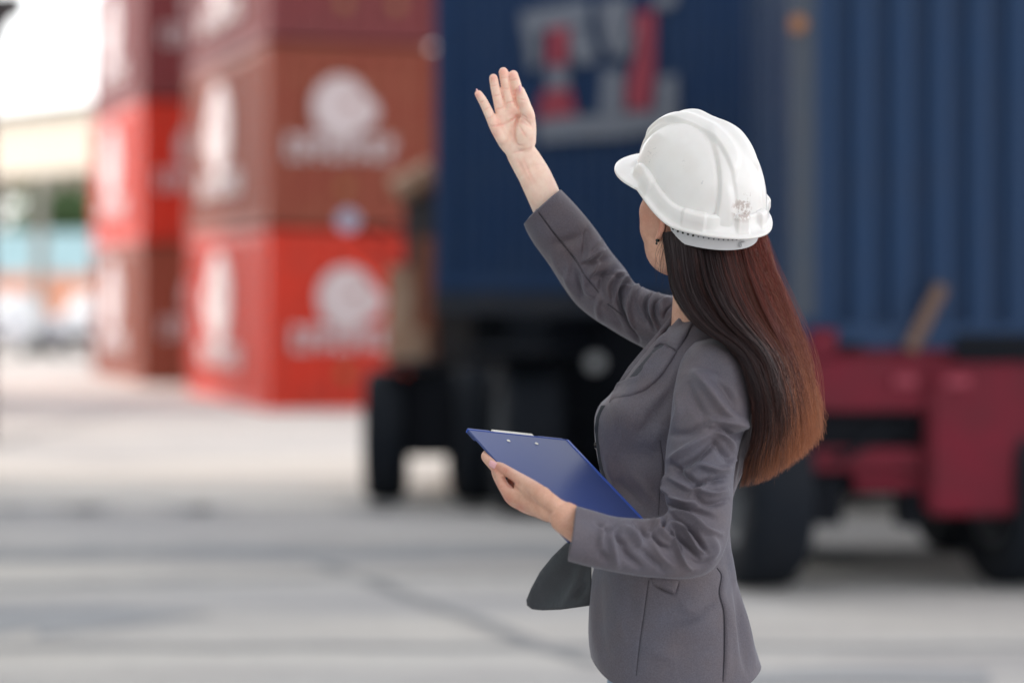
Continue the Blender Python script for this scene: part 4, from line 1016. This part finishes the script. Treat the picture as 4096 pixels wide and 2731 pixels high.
if a1: nail(a1, Vector((-.04, -.1, .22)), Vector((.75, -.6, .1)), .0070, .0036)
a1, n1_ = bhit(1979, 1861)
if a1: nail(a1 + Vector((-.002, 0, 0.001)), Vector((-.5, .2, .24)), n1_, .0078, .0056)
q = P(1908, 364, AD - .012)
nail(q, Vector((-.3, .05, 1)), Vector((-1, .3, .1)), .0035, .0032)
# face details (her face looks away from the camera)
for s in (-1, 1):
    mb = MB(); 
    c_ = HM @ Vector((.0755, s * .030, .016)); ring_ = []
    v, f = [], []
    for i in range(1, 8):
        for j in range(14): a, b_ = math.pi * i / 8, 2 * math.pi * j / 14; v.append(c_ + Vector((math.sin(a) * math.cos(b_), math.sin(a) * math.sin(b_), math.cos(a))) * .0105)
    mb.add(v, [tuple(x) for x in grid_faces(7, 14)]); o = mb.build('eye', M['eye'], None, smooth=True); o.parent = body
q = HM @ Vector((-.002, .0800, -.030))
o = MB().cyl(q, q + (HM.to_3x3() @ Vector((0, .004, 0))), .0028, n=14).cyl(q + (HM.to_3x3() @ Vector((0, .003, -.005))), q + (HM.to_3x3() @ Vector((0, .004, -.005))), .0022, n=12).build('earring', M['black_bead'], None); o.parent = body

# ------------------------------------------------ jeans and shoes (mostly below the frame)
def leg_loft(st, name, mat):
    V, _, _ = loft(st, 90, 60, e=2.0); V = wrinkle(V, .003, 30, 9); return child(gmesh(V, name, mat, None))
V, _, _ = loft([(2425, 2560, 2948, 2560, .05, .125), (2428, 2700, 2965, 2700, .05, .132), (2434, 2860, 2960, 2880, .05, .130), (2520, 3000, 2860, 3020, .05, .10)], 80, 120, e=2.2)
jeans = child(gmesh(wrinkle(V, .003, 30, 4), 'jeans', M['denim'], None))
for (c0, d0) in ((2600, .115), (2790, -.02)):
    V, _, _ = loft([(c0 - 165, 2820, c0 + 165, 2820, d0, .085), (c0 - 150, 3200, c0 + 145, 3200, d0, .078), (c0 - 105, 3700, c0 + 105, 3700, d0, .06), (c0 - 110, 4000, c0 + 115, 4000, d0, .06), (c0 - 85, 4500, c0 + 90, 4500, d0, .05), (c0 - 80, 4680, c0 + 90, 4680, d0, .048)], 90, 60, e=2.0)
    gmesh(wrinkle(V, .003, 30, 9), 'leg', M['denim'], jeans)
    pz = P(c0, 0, d0).x; st = [(-.13, .03, .018), (-.10, .042, .025), (-.04, .045, .035), (.02, .038, .055), (.07, .036, .060), (.085, .025, .045)]
    v = []
    for (x, wy, h) in st:
        for j in range(16):
            a = 2 * math.pi * j / 16; v.append((pz + x, PD + d0 - x * .4 + wy * math.cos(a), .004 + h + h * math.sin(a)))
    o = MB().add(v, [tuple(x) for x in grid_faces(6, 16)] + [tuple(range(16)), tuple(range(95, 79, -1))]).build('shoe', M['black_bead'], None, smooth=True); child(o)

# ------------------------------------------------ hair
Lc_ = [(2652, 930, -.052), (2662, 1010, -.055), (2672, 1090, -.060), (2688, 1165, -.075), (2738, 1252, -.100), (2815, 1325, -.128), (2900, 1372, -.148), (2965, 1440, -.160), (3003, 1540, -.168), (3022, 1640, -.165), (3022, 1740, -.150), (3004, 1810, -.130), (2990, 1868, -.11)]
Rc_ = [(3052, 880, 0.06), (3070, 960, 0.06), (3093, 1049, 0.06), (3128, 1138, 0.062), (3160, 1227, 0.064), (3188, 1306, 0.066), (3210, 1385, 0.068), (3229, 1455, 0.07), (3242, 1519, 0.07), (3254, 1573, 0.07), (3265, 1622, 0.07), (3273, 1666, 0.07), (3278, 1705, 0.07)]
NS = 26
def curve_at(K, n): 
    K = np.asarray(K, float); u_ = np.linspace(0, len(K) - 1, n); i = np.clip(u_.astype(int), 0, len(K) - 2); t = (u_ - i)[:, None]
    m_ = np.gradient(K, axis=0); return (2*t**3-3*t**2+1)*K[i] + (t**3-2*t**2+t)*m_[i] + (-2*t**3+3*t**2)*K[i+1] + (t**3-t**2)*m_[i+1]
LL, RR = curve_at(Lc_, NS), curve_at(Rc_, NS)
def hair_pos(s, q, ext=0.0, shrink=1.0):
    """s across 0..1, q -1..1 near/far -> (n, NS, 3)"""
    s = s[..., None] if s.ndim == 1 else s; q = q[..., None] if q.ndim == 1 else q
    px = LL[:, 0] * (1 - s) + RR[:, 0] * s; py = LL[:, 1] * (1 - s) + RR[:, 1] * s; dy = LL[:, 2] * (1 - s) + RR[:, 2] * s
    bulge = np.sqrt(np.clip(4 * s * (1 - s), 0, 1)); v = np.linspace(0, 1, NS)
    rb = (.026 + .024 * np.minimum(1, 3 * v) - .012 * v) * shrink
    dy = dy + q * rb * bulge - .016 * bulge * (1 - v) ** 0.6 * (q < 2)
    gx = np.gradient(px, axis=-1); gy = np.gradient(py, axis=-1)
    e = np.asarray(ext); e = e[:, None] if e.ndim else e
    k = v ** 6 * e
    return px + gx * k, py + gy * k, dy
hm_ = bpy.data.materials.new('hair'); hm_.use_nodes = True; nt_ = hm_.node_tree; b = nt_.nodes['Principled BSDF']
at = nt_.nodes.new('ShaderNodeAttribute'); at.attribute_name = 'tint'
nt_.links.new(at.outputs['Color'], b.inputs['Base Color']); b.inputs['Roughness'].default_value = 0.45; b.inputs['Specular IOR Level'].default_value = 0.3
M['hair'] = hm_
K_ = 15000
s0_ = rng.random(K_); clump = rng.integers(0, 150, K_); cs = np.sort(rng.random(150)); cq = rng.normal(0, 1, 150)
q0 = np.where(rng.random(K_) < 0.8, -1, 1) * (1 - 0.35 * rng.random(K_) ** 1.5)
near_c = np.abs(s0_[:, None] - cs[None] - rng.normal(0, .012, (K_, 1))).argmin(1)
v_ = np.linspace(0, 1, NS)[None]
S2 = s0_[:, None] + (cs[near_c][:, None] - s0_[:, None]) * (0.55 * v_)
S2 = np.clip(S2 + rng.normal(0, .030, (K_, 1)) * v_ ** 1.3, 0.0, 1.0)
Q2 = q0[:, None] + 0.34 * cq[near_c][:, None] * np.minimum(1, v_ * 2.5)
px, py, dy = hair_pos(S2, Q2, ext=4.5 * np.clip(4 * s0_ * (1 - s0_), 0, 1) ** .8 * 0.42 + np.clip(rng.normal(-1.0, 1.6, K_) + 1.7 * cq[near_c], -6, 2.6))
ph = rng.random(K_)[:, None] * 6.28; am = np.abs(rng.normal(0, 1, K_))[:, None]
wave = v_ ** 1.2
px = px + (5.0 * np.sin(v_ * 9 + ph) * wave + 2.2 * np.sin(v_ * 23 + 3 * ph) * wave) * am * 1.5 + rng.normal(0, 4.0, (K_, 1)) * (0.3 + v_) + 7 * np.sin(v_ * 7 + cq[near_c][:, None] * 3) * wave
fly = rng.random(K_) < 0.07
px = px + fly[:, None] * (rng.normal(0, 14, (K_, 1)) * v_ ** 1.5 + 4 * np.sin(v_ * 14 + ph)) + (fly & (s0_ > .75))[:, None] * (22 * np.abs(rng.normal(0, 1, (K_, 1))) * np.sin(v_ * 3.1))
py = py + fly[:, None] * rng.normal(0, 8, (K_, 1)) * v_ ** 2
cen = unproj(px.ravel(), py.ravel(), dy.ravel()).reshape(K_, NS, 3)
tan = np.gradient(cen, axis=1); tan /= np.linalg.norm(tan, axis=2, keepdims=True)
rad = (0.00036 + 0.00025 * rng.random(K_))[:, None] * (1 - 0.75 * v_ ** 3); rad = np.where(fly[:, None], rad * .5, rad)
ref = np.array([0, 1., 0]); sd_ = np.cross(tan, ref); sd_ /= np.linalg.norm(sd_, axis=2, keepdims=True); up_ = np.cross(sd_, tan)
ring = [sd_ * math.cos(a) + up_ * math.sin(a) for a in (R(30), R(150), R(270))]
Vh = np.stack([cen + r_ * rad[..., None] for r_ in ring], 2)
base_i = (np.arange(K_)[:, None, None] * NS + np.arange(NS - 1)[None, :, None]) * 3; j = np.arange(3)[None, None]; j2 = (j + 1) % 3
Fh = np.stack([base_i + j, base_i + 3 + j, base_i + 3 + j2, base_i + j2], -1).reshape(-1, 4)
# tint: dark roots, copper ends; right side reddened to look backlit
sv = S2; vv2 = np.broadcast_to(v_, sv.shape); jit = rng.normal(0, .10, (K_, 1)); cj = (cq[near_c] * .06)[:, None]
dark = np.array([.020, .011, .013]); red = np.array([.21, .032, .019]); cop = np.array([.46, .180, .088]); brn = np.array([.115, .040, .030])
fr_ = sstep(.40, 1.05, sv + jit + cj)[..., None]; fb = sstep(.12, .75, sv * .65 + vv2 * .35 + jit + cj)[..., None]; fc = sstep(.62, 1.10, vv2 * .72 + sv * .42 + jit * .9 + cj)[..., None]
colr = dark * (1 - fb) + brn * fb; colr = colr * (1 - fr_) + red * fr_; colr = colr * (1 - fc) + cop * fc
# solid core so the mass is not see-through
cs_ = np.linspace(0.03, .97, 40); top = [hair_pos(cs_, np.full(40, -.80), shrink=.92), hair_pos(cs_[::-1], np.full(40, .80), shrink=.92)]
pc = [np.concatenate([t_[i] for t_ in top], 0) for i in range(3)]
core = unproj(pc[0].ravel(), pc[1].ravel(), pc[2].ravel()).reshape(80, NS, 3).transpose(1, 0, 2)[:NS - 3]
core_n = core.reshape(-1, 3)
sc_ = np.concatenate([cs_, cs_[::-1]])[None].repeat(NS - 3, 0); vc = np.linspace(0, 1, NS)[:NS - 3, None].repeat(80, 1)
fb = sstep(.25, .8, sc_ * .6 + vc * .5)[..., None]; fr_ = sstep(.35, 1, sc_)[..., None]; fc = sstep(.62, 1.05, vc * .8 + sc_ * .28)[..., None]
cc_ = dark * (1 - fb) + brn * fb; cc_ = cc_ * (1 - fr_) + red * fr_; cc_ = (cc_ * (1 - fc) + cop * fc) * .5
nv = K_ * NS * 3
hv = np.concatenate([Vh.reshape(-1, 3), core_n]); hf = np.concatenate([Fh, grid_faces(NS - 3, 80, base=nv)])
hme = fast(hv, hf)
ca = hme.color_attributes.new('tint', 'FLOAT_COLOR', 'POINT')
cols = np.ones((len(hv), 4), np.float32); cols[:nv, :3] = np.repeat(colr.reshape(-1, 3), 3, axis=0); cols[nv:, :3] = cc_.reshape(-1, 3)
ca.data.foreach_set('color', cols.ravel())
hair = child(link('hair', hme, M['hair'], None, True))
# frizz: short fine strands standing off the surface, mostly on the windward half
Kf = 2600; sf = rng.random(Kf) ** .6; n0 = rng.integers(3, NS - 9, Kf); LN = 9
pxf, pyf, dyf = hair_pos(sf, np.full(Kf, -1.05)); ii = n0[:, None] + np.arange(LN)[None]
g = lambda A_: np.take_along_axis(A_, ii, 1)
tf = np.linspace(0, 1, LN)[None]; off = rng.normal(0, 1, (Kf, 1)); ph = rng.random((Kf, 1)) * 6.28
xf = g(pxf) + off * 16 * tf ** 1.4 + 4 * np.sin(tf * 7 + ph); yf = g(pyf) + 5 * np.cos(tf * 6 + ph) + rng.normal(0, 6, (Kf, 1)) * tf; df = g(dyf) - .004 * tf - .001
cf_ = unproj(xf.ravel(), yf.ravel(), df.ravel()).reshape(Kf, LN, 3); tn = np.gradient(cf_, axis=1); tn /= np.linalg.norm(tn, axis=2, keepdims=True)
s1 = np.cross(tn, ref); s1 /= np.linalg.norm(s1, axis=2, keepdims=True); u1 = np.cross(s1, tn); rf = (.00028 * (1 - .7 * tf))[..., None]
Vf = np.stack([cf_ + (s1 * math.cos(a) + u1 * math.sin(a)) * rf for a in (R(30), R(150), R(270))], 2)
bi = (np.arange(Kf)[:, None, None] * LN + np.arange(LN - 1)[None, :, None]) * 3
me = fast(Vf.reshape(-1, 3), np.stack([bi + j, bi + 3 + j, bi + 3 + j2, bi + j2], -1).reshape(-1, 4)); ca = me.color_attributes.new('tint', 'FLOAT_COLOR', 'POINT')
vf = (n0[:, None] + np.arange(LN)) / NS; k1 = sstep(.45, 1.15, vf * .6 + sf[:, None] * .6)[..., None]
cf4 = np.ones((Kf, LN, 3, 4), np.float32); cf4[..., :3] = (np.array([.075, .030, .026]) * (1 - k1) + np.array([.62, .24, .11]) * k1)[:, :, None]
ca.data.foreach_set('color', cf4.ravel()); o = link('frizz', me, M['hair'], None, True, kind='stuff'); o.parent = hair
# hair swept round the head under the helmet, temple wisps
def cap_strands(n, name):
    pts, tint_ = [], []
    vs, fs = [], []
    for i in range(n):
        u0 = rng.random(); side = 1
        a0 = R(52 + 30 * u0)                      # angle round the head, 0 = front
        zt = .05 - .012 * rng.random(); zb_ = .022 - .012 * u0 + .005 * rng.normal()
        path = []
        for k in range(9):
            t = k / 8; a = a0 + R(26) * t * (1 - u0 * .5) + R(2) * math.sin(3 * t + u0 * 20)
            z = zt + (zb_ - zt) * t
            path.append(HM @ Vector((.094 * math.cos(a) - .010, side * (.0765 + .002 * rng.random()) * math.sin(a) * (1 - .0 * t), z)))
        b0 = len(vs); r_ = .0005
        for k, p in enumerate(path):
            tt_ = (path[min(k + 1, 8)] - path[max(k - 1, 0)]).normalized(); s_ = tt_.cross(Vector((0, 1, 0))).normalized(); n_ = s_.cross(tt_); rr = r_ * (1 - .7 * k / 8)
            for a in (R(30), R(150), R(270)): vs.append(p + (s_ * math.cos(a) + n_ * math.sin(a)) * rr)
            if k:
                for q_ in range(3): fs.append((b0 + 3 * k - 3 + q_, b0 + 3 * k - 3 + (q_ + 1) % 3, b0 + 3 * k + (q_ + 1) % 3, b0 + 3 * k + q_))
    me = fast([tuple(v) for v in vs], fs); ca = me.color_attributes.new('tint', 'FLOAT_COLOR', 'POINT')
    ca.data.foreach_set('color', np.tile(np.array([.015, .009, .009, 1], np.float32), len(vs)))
    o = link(name, me, M['hair'], None, True); o.parent = hair
cap_strands(700, 'temple_hair')
for grp in (0, 1):
    vs, fs = [], []
    for i in range(7 if grp == 0 else 70):            # loose wisps by the ear and neck / along the outer edge
        if grp == 0: x, y, d_ = 2652 + rng.normal(0, 7), 930 + rng.random() * 60, -.06; dx, L_ = -30 * rng.random() - 5, 60 + 240 * rng.random()
        else: t = rng.random() ** .8; x, y = 3050 + 225 * t, 920 + 720 * t; d_ = .03; dx, L_ = 38 * rng.random(), 50 + 90 * rng.random()
        cu = rng.normal(0, 1); b0 = len(vs); path = []
        for k in range(14):
            t = k / 13; path.append(P(x + dx * t + 9 * cu * math.sin(t * 5 + cu), y + L_ * t + 6 * math.cos(t * 6 + cu * 3), d_))
        for k, p in enumerate(path):
            tt_ = (path[min(k + 1, 13)] - path[max(k - 1, 0)]).normalized(); s_ = tt_.cross(Vector((0, 1, 0))).normalized(); n_ = s_.cross(tt_)
            for a in (R(30), R(150), R(270)): vs.append(p + (s_ * math.cos(a) + n_ * math.sin(a)) * .00024)
            if k:
                for q_ in range(3): fs.append((b0 + 3 * k - 3 + q_, b0 + 3 * k - 3 + (q_ + 1) % 3, b0 + 3 * k + (q_ + 1) % 3, b0 + 3 * k + q_))
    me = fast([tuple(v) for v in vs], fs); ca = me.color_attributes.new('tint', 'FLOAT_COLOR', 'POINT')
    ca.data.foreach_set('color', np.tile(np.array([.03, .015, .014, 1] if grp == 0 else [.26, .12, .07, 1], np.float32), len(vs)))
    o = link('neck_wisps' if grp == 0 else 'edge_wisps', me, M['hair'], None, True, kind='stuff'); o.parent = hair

# ------------------------------------------------ clipboard (held, a thing of its own)
m = paint('blue_plastic', (0.040, 0.068, 0.225), 0.34, 0.3, dirt=(0.075, 0.09, 0.20), scale=8, spec=0.5)
M['blue_plastic'] = m; M['chrome'] = paint('clip_metal', (0.72, 0.70, 0.64), 0.35, 0.1)
board = empty('clipboard', TL, label='blue clipboard seen from behind, held in the woman\'s left hand', cat='clipboard')
Bm = Matrix((wv_.normalized(), lv_.normalized(), bn)).transposed().to_4x4()
board.matrix_world = Matrix.Translation(TL) @ Bm
BW, BL_ = wv_.length, lv_.length
MB().box(0, BW, 0, BL_, -.0035, 0).build('board', M['blue_plastic'], board, bevel=.001)
MB().box(0, BW, 0, .004, -.0065, -.0036).box(BW - .005, BW, .0041, BL_, -.006, -.0036).box(0.004, .052, -.0030, .02, -.009, -.0066).box(BW - .062, BW - .004, -.0030, .02, -.009, -.0066).box(.004, .050, -.0085, -.0024, -.0080, -.0012).box(BW - .060, BW - .006, -.0075, -.0024, -.0080, -.0012).build('cover_edge', M['blue_plastic'], board, bevel=.0008)
MB().box(.056, BW - .085, -.018, .035, -.018, -.0145).cyl((.056, -.010, -.013), (BW - .085, -.010, -.013), .0065, n=14).box(.056, BW - .070, -.0115, -.0024, -.0100, -.0006).build('clip', M['chrome'], board, bevel=.0006)
for x in (.070, BW - .083): MB().lathe([(.0001, .0012), (.0026, .0012), (.0034, .0004), (.0034, 0)], Matrix.Translation((x, .024, 0.0002)) @ Matrix.Rotation(R(-90), 4, 'Y'), 18).build('rivet', M['chrome'], board)
M['paper'] = paint('paper', (0.75, 0.75, 0.73), 0.8, 0.03)
M['bright_blue'] = paint('bright_blue_edge', (0.05, 0.11, 0.46), 0.35, 0.0)
MB().box(BW - .0035, BW + .0025, -.001, BL_ + .001, -.0075, .0010).box(-.001, BW - .0036, -.0022, -.0002, -.0062, .0006).build('edge_trim', M['bright_blue'], board, bevel=.0006)
MB().box(.006, BW - .008, .012, BL_ - .008, -.0062, -.0040).build('paper', M['paper'], board)

# ------------------------------------------------ hard hat
m, nt_, b = nodes('white_shell')
tc = nt_.nodes.new('ShaderNodeTexCoord')
def spot(cx, cy, cz, r_, sc, thr):
    vm = nt_.nodes.new('ShaderNodeVectorMath'); vm.operation = 'DISTANCE'; nt_.links.new(tc.outputs['Object'], vm.inputs[0]); vm.inputs[1].default_value = (cx, cy, cz)
    mr = nt_.nodes.new('ShaderNodeMapRange'); mr.inputs[1].default_value = r_; mr.inputs[2].default_value = r_ * .6; nt_.links.new(vm.outputs['Value'], mr.inputs[0])
    n = noise(nt_, sc, 5, .65); rp = ramp(nt_, n.outputs[0], [(thr, (0, 0, 0)), (thr + .04, (1, 1, 1))])
    mu = nt_.nodes.new('ShaderNodeMath'); mu.operation = 'MULTIPLY'; nt_.links.new(mr.outputs[0], mu.inputs[0]); nt_.links.new(rp.outputs[0], mu.inputs[1])
    m2 = nt_.nodes.new('ShaderNodeMath'); m2.operation = 'MULTIPLY'; m2.inputs[1].default_value = .7; nt_.links.new(mu.outputs[0], m2.inputs[0]); return m2.outputs[0]
SPOTS = nt_, spot, b
M['shell'] = m
b.inputs['Roughness'].default_value = 0.28; b.inputs['Coat Weight'].default_value = .15; b.inputs['Subsurface Weight'].default_value = .06; b.inputs['Subsurface Scale'].default_value = .01
HH = P(2800, 774, 0.0)
hat = empty('hard_hat', label='white hard hat with scuffs and a torn sticker mark, worn by the woman', cat='hard hat')
hat.matrix_world = frame(HH, HPITCH, HROLL, HPHI)
HMx = frame(HH, HPITCH, HROLL, HPHI)
def zr(th):
    a = abs((th + math.pi) % (2 * math.pi) - math.pi); d_ = math.degrees(a)
    t = min(max((d_ - 62) / (112 - 62), 0), 1); t = t * t * (3 - 2 * t)
    return .014 + (-.022 - .014) * t
ha, hb, hh = .1180, .1010, .1250
NT, NV = 360, 120
V = np.zeros((NV, NT, 3))
th = np.linspace(0, 2 * np.pi, NT, endpoint=False); zz = np.array([zr(t) for t in th])
for i in range(NV):
    t = i / (NV - 1); el = t * math.pi / 2
    rr = math.cos(el) ** 0.86; hz = math.sin(el) ** 1.02
    V[i, :, 0] = ha * rr * np.cos(th) + .014 * hz; V[i, :, 1] = hb * rr * np.sin(th); V[i, :, 2] = zz * (1 - hz) ** 1.6 + hh * hz
Vn = V.copy(); X, Y, Z = V[..., 0], V[..., 1], V[..., 2]
nrm = np.stack([X / ha ** 2, Y / hb ** 2, Z / hh ** 2], -1); nrm /= np.linalg.norm(nrm, axis=-1, keepdims=True) + 1e-9
fade = sstep(-.125, -.055, X) * sstep(.005, .03, Z)
crest = sstep(.034, .027, np.abs(Y)) * fade * .0062 - np.exp(-((np.abs(Y) - .0) / .006) ** 2) * .0
e2 = np.sqrt(((X - .014) / .102) ** 2 + ((Z + .005) / .128) ** 2)
band = sstep(.985, 1.03, e2) * .0042 * sstep(.03, .045, np.abs(Y) + .03 * sstep(.05, .1, Z)); groove = -np.exp(-((e2 - 1.0) / .020) ** 2) * .0030
dsp = crest + band + groove
V = V + nrm * dsp[..., None]
V[-1] = V[-1].mean(0)
me = fast(V.reshape(-1, 3), grid_faces(NV, NT))
sh = link('shell', me, M['shell'], hat, True)
# rim: gutter, raised slots, brim
def brim(td):
    t = abs(td); return .027 * max(0.0, math.cos(R(min(t * 1.30, 90)))) ** .6 if t < 69 else 0.0
def slot(td):
    t = abs(td); k = lambda a, b_: float(sstep(a - 1.2, a + .6, t) * (1 - sstep(b_ - .6, b_ + 1.2, t)))
    return max(k(50, 80), k(114, 132), k(36, 41) * .6, k(160, 172))
V = np.zeros((16, NT, 3))
for j, t in enumerate(th):
    td = math.degrees((t + math.pi) % (2 * math.pi) - math.pi); z0 = zz[j]; bq = brim(td); sl_ = slot(td); rear = float(sstep(140, 175, abs(td)))
    sd2 = float(sstep(30, 60, abs(td))); bk2 = 1 - float(sstep(134, 150, abs(td)))
    h0 = .010 + .018 * sd2 + .001 * sl_; st2 = (.0015 + .0032 * bk2 * sd2) + .0045 * sl_ - .003 * (1 - bk2) * (1 - sl_)
    prof = [(-.004, h0 + .002), (st2 - .003, h0 + .0018), (st2, h0), (st2 + .0012, h0 - .003), (st2 + .003, h0 * .5), (.0085 + .002 * sl_, .0065),
            (.0105 + .002 * sl_ + bq * .25, .0030), (.0125 + bq * .6, .0022 - bq * .03), (.0140 + bq * .9 + rear * .004, .001 - bq * .09), (.0150 + bq + rear * .005, -.001 - bq * .11), (.0150 + bq + rear * .005, -.0035 - bq * .11), (.0135 + bq * .97, -.0045 - bq * .10),
            (.010 + bq * .6, -.0035 - bq * .04), (.005, -.003), (-.003, -.002), (-.004, .012)]
    for i, (o_, z_) in enumerate(prof):
        zs = z0 + z_; el = math.asin(min(max((max(zs, 0)) / hh, 0), 1)); sc = math.cos(el) ** .86
        # wider wall at height: keep the gutter hugging the dome
        x = (ha * (sc if i < 6 else 1) + o_) * math.cos(t); y = (hb * (sc if i < 6 else 1) + o_ - (bq * .10 if bq else 0)) * math.sin(t)
        V[i, j] = (x, y, zs)
link('brim', fast(V.reshape(-1, 3), grid_faces(16, NT)), M['shell'], hat, True)
# nape strap
M['strap_white'] = paint('strap_plastic', (0.62, 0.62, 0.64), 0.4, 0.1)
ts = [R(97 + i * 1.0) for i in range(167)]
v, f = [], []
for i, t in enumerate(ts):
    td = math.degrees(t); e_ = min(td - 97, 263 - td); hgt = .006 + .025 * float(sstep(0, 16, e_)); z1 = zr(t) - .001
    for (o_, z_) in ((-.004, z1 + .012), (-.004, z1 - hgt), (-.0065, z1 - hgt), (-.0065, z1 + .012)):
        v.append(((ha + o_) * math.cos(t), (hb + o_) * math.sin(t), z_))
    if i: f += [(4 * i - 4 + k, 4 * i - 4 + (k + 1) % 4, 4 * i + (k + 1) % 4, 4 * i + k) for k in range(4)]
stp = MB().add(v, f).build('nape_strap', M['strap_white'], hat, smooth=False)
for i in range(16):
    t = R(106 + i * 4.6); p0 = Vector(((ha - .0045) * math.cos(t), (hb - .0045) * math.sin(t), zr(t) - .0135)); nv_ = Vector((math.cos(t), math.sin(t), 0))
    MB().cyl(p0, p0 + nv_ * .0011, .0019 if i < 5 else .0013, n=12).build('adjustment_hole', M['black_bead'] if i < 5 else M['rim_steel'], stp)
t = R(172); p0 = Vector(((ha - .004) * math.cos(t), (hb - .004) * math.sin(t), zr(t) - .022))
MB().box(-.006, .006, -.006, .006, -.004, .004, Matrix.Translation(p0)).build('strap_stud', M['strap_white'], hat, bevel=.0015)
for s in (-1, 1):
    t = R(60 * s); p0 = Vector(((ha - .010) * math.cos(t), (hb - .010) * math.sin(t), zr(t) - .012))
    MB().cyl(p0 + Vector((0, 0, .02)), p0, .004, .003, n=12).cyl(p0 + Vector((0, -.003, -.002)), p0 + Vector((0, .003, -.002)), .0055, n=14).build('harness_clip', M['strap_white'], hat, smooth=True)
# scuffs: find where the picture shows them on the shell
shb = BVHTree.FromPolygons([tuple(HMx @ Vector(p)) for p in (Vn + nrm * dsp[..., None]).reshape(-1, 3)], [tuple(x) for x in grid_faces(NV, NT)])
def hloc(px, py):
    loc, _, _, _ = shb.ray_cast(CAMV, (Wp(px, py, PD) - CAMV).normalized()); return HMx.inverted() @ loc if loc else None
colr_ = (0.80, 0.78, 0.765, 1)
src = None
for (px_, py_, r_, s_, th_, cd_) in ((2968, 840, .024, 110, .47, (.42, .33, .30)), (2600, 618, .020, 220, .58, (.45, .46, .48)), (2740, 655, .012, 240, .60, (.45, .44, .44)), (2990, 790, .012, 240, .58, (.5, .43, .40)), (2812, 728, .010, 260, .60, (.5, .5, .52))):
    q = hloc(px_, py_)
    if q is None: continue
    fac = spot(q.x, q.y, q.z, r_, s_, th_); src = mixc(nt_, fac, src if src is not None else colr_[:3], cd_)
nz = noise(nt_, 25, 4); rz = ramp(nt_, nz.outputs[0], [(.35, (.94, .93, .92)), (.6, (1, 1, 1))])
nt_.links.new(mixc(nt_, .7, src, rz.outputs[0], 'MULTIPLY'), b.inputs['Base Color'])
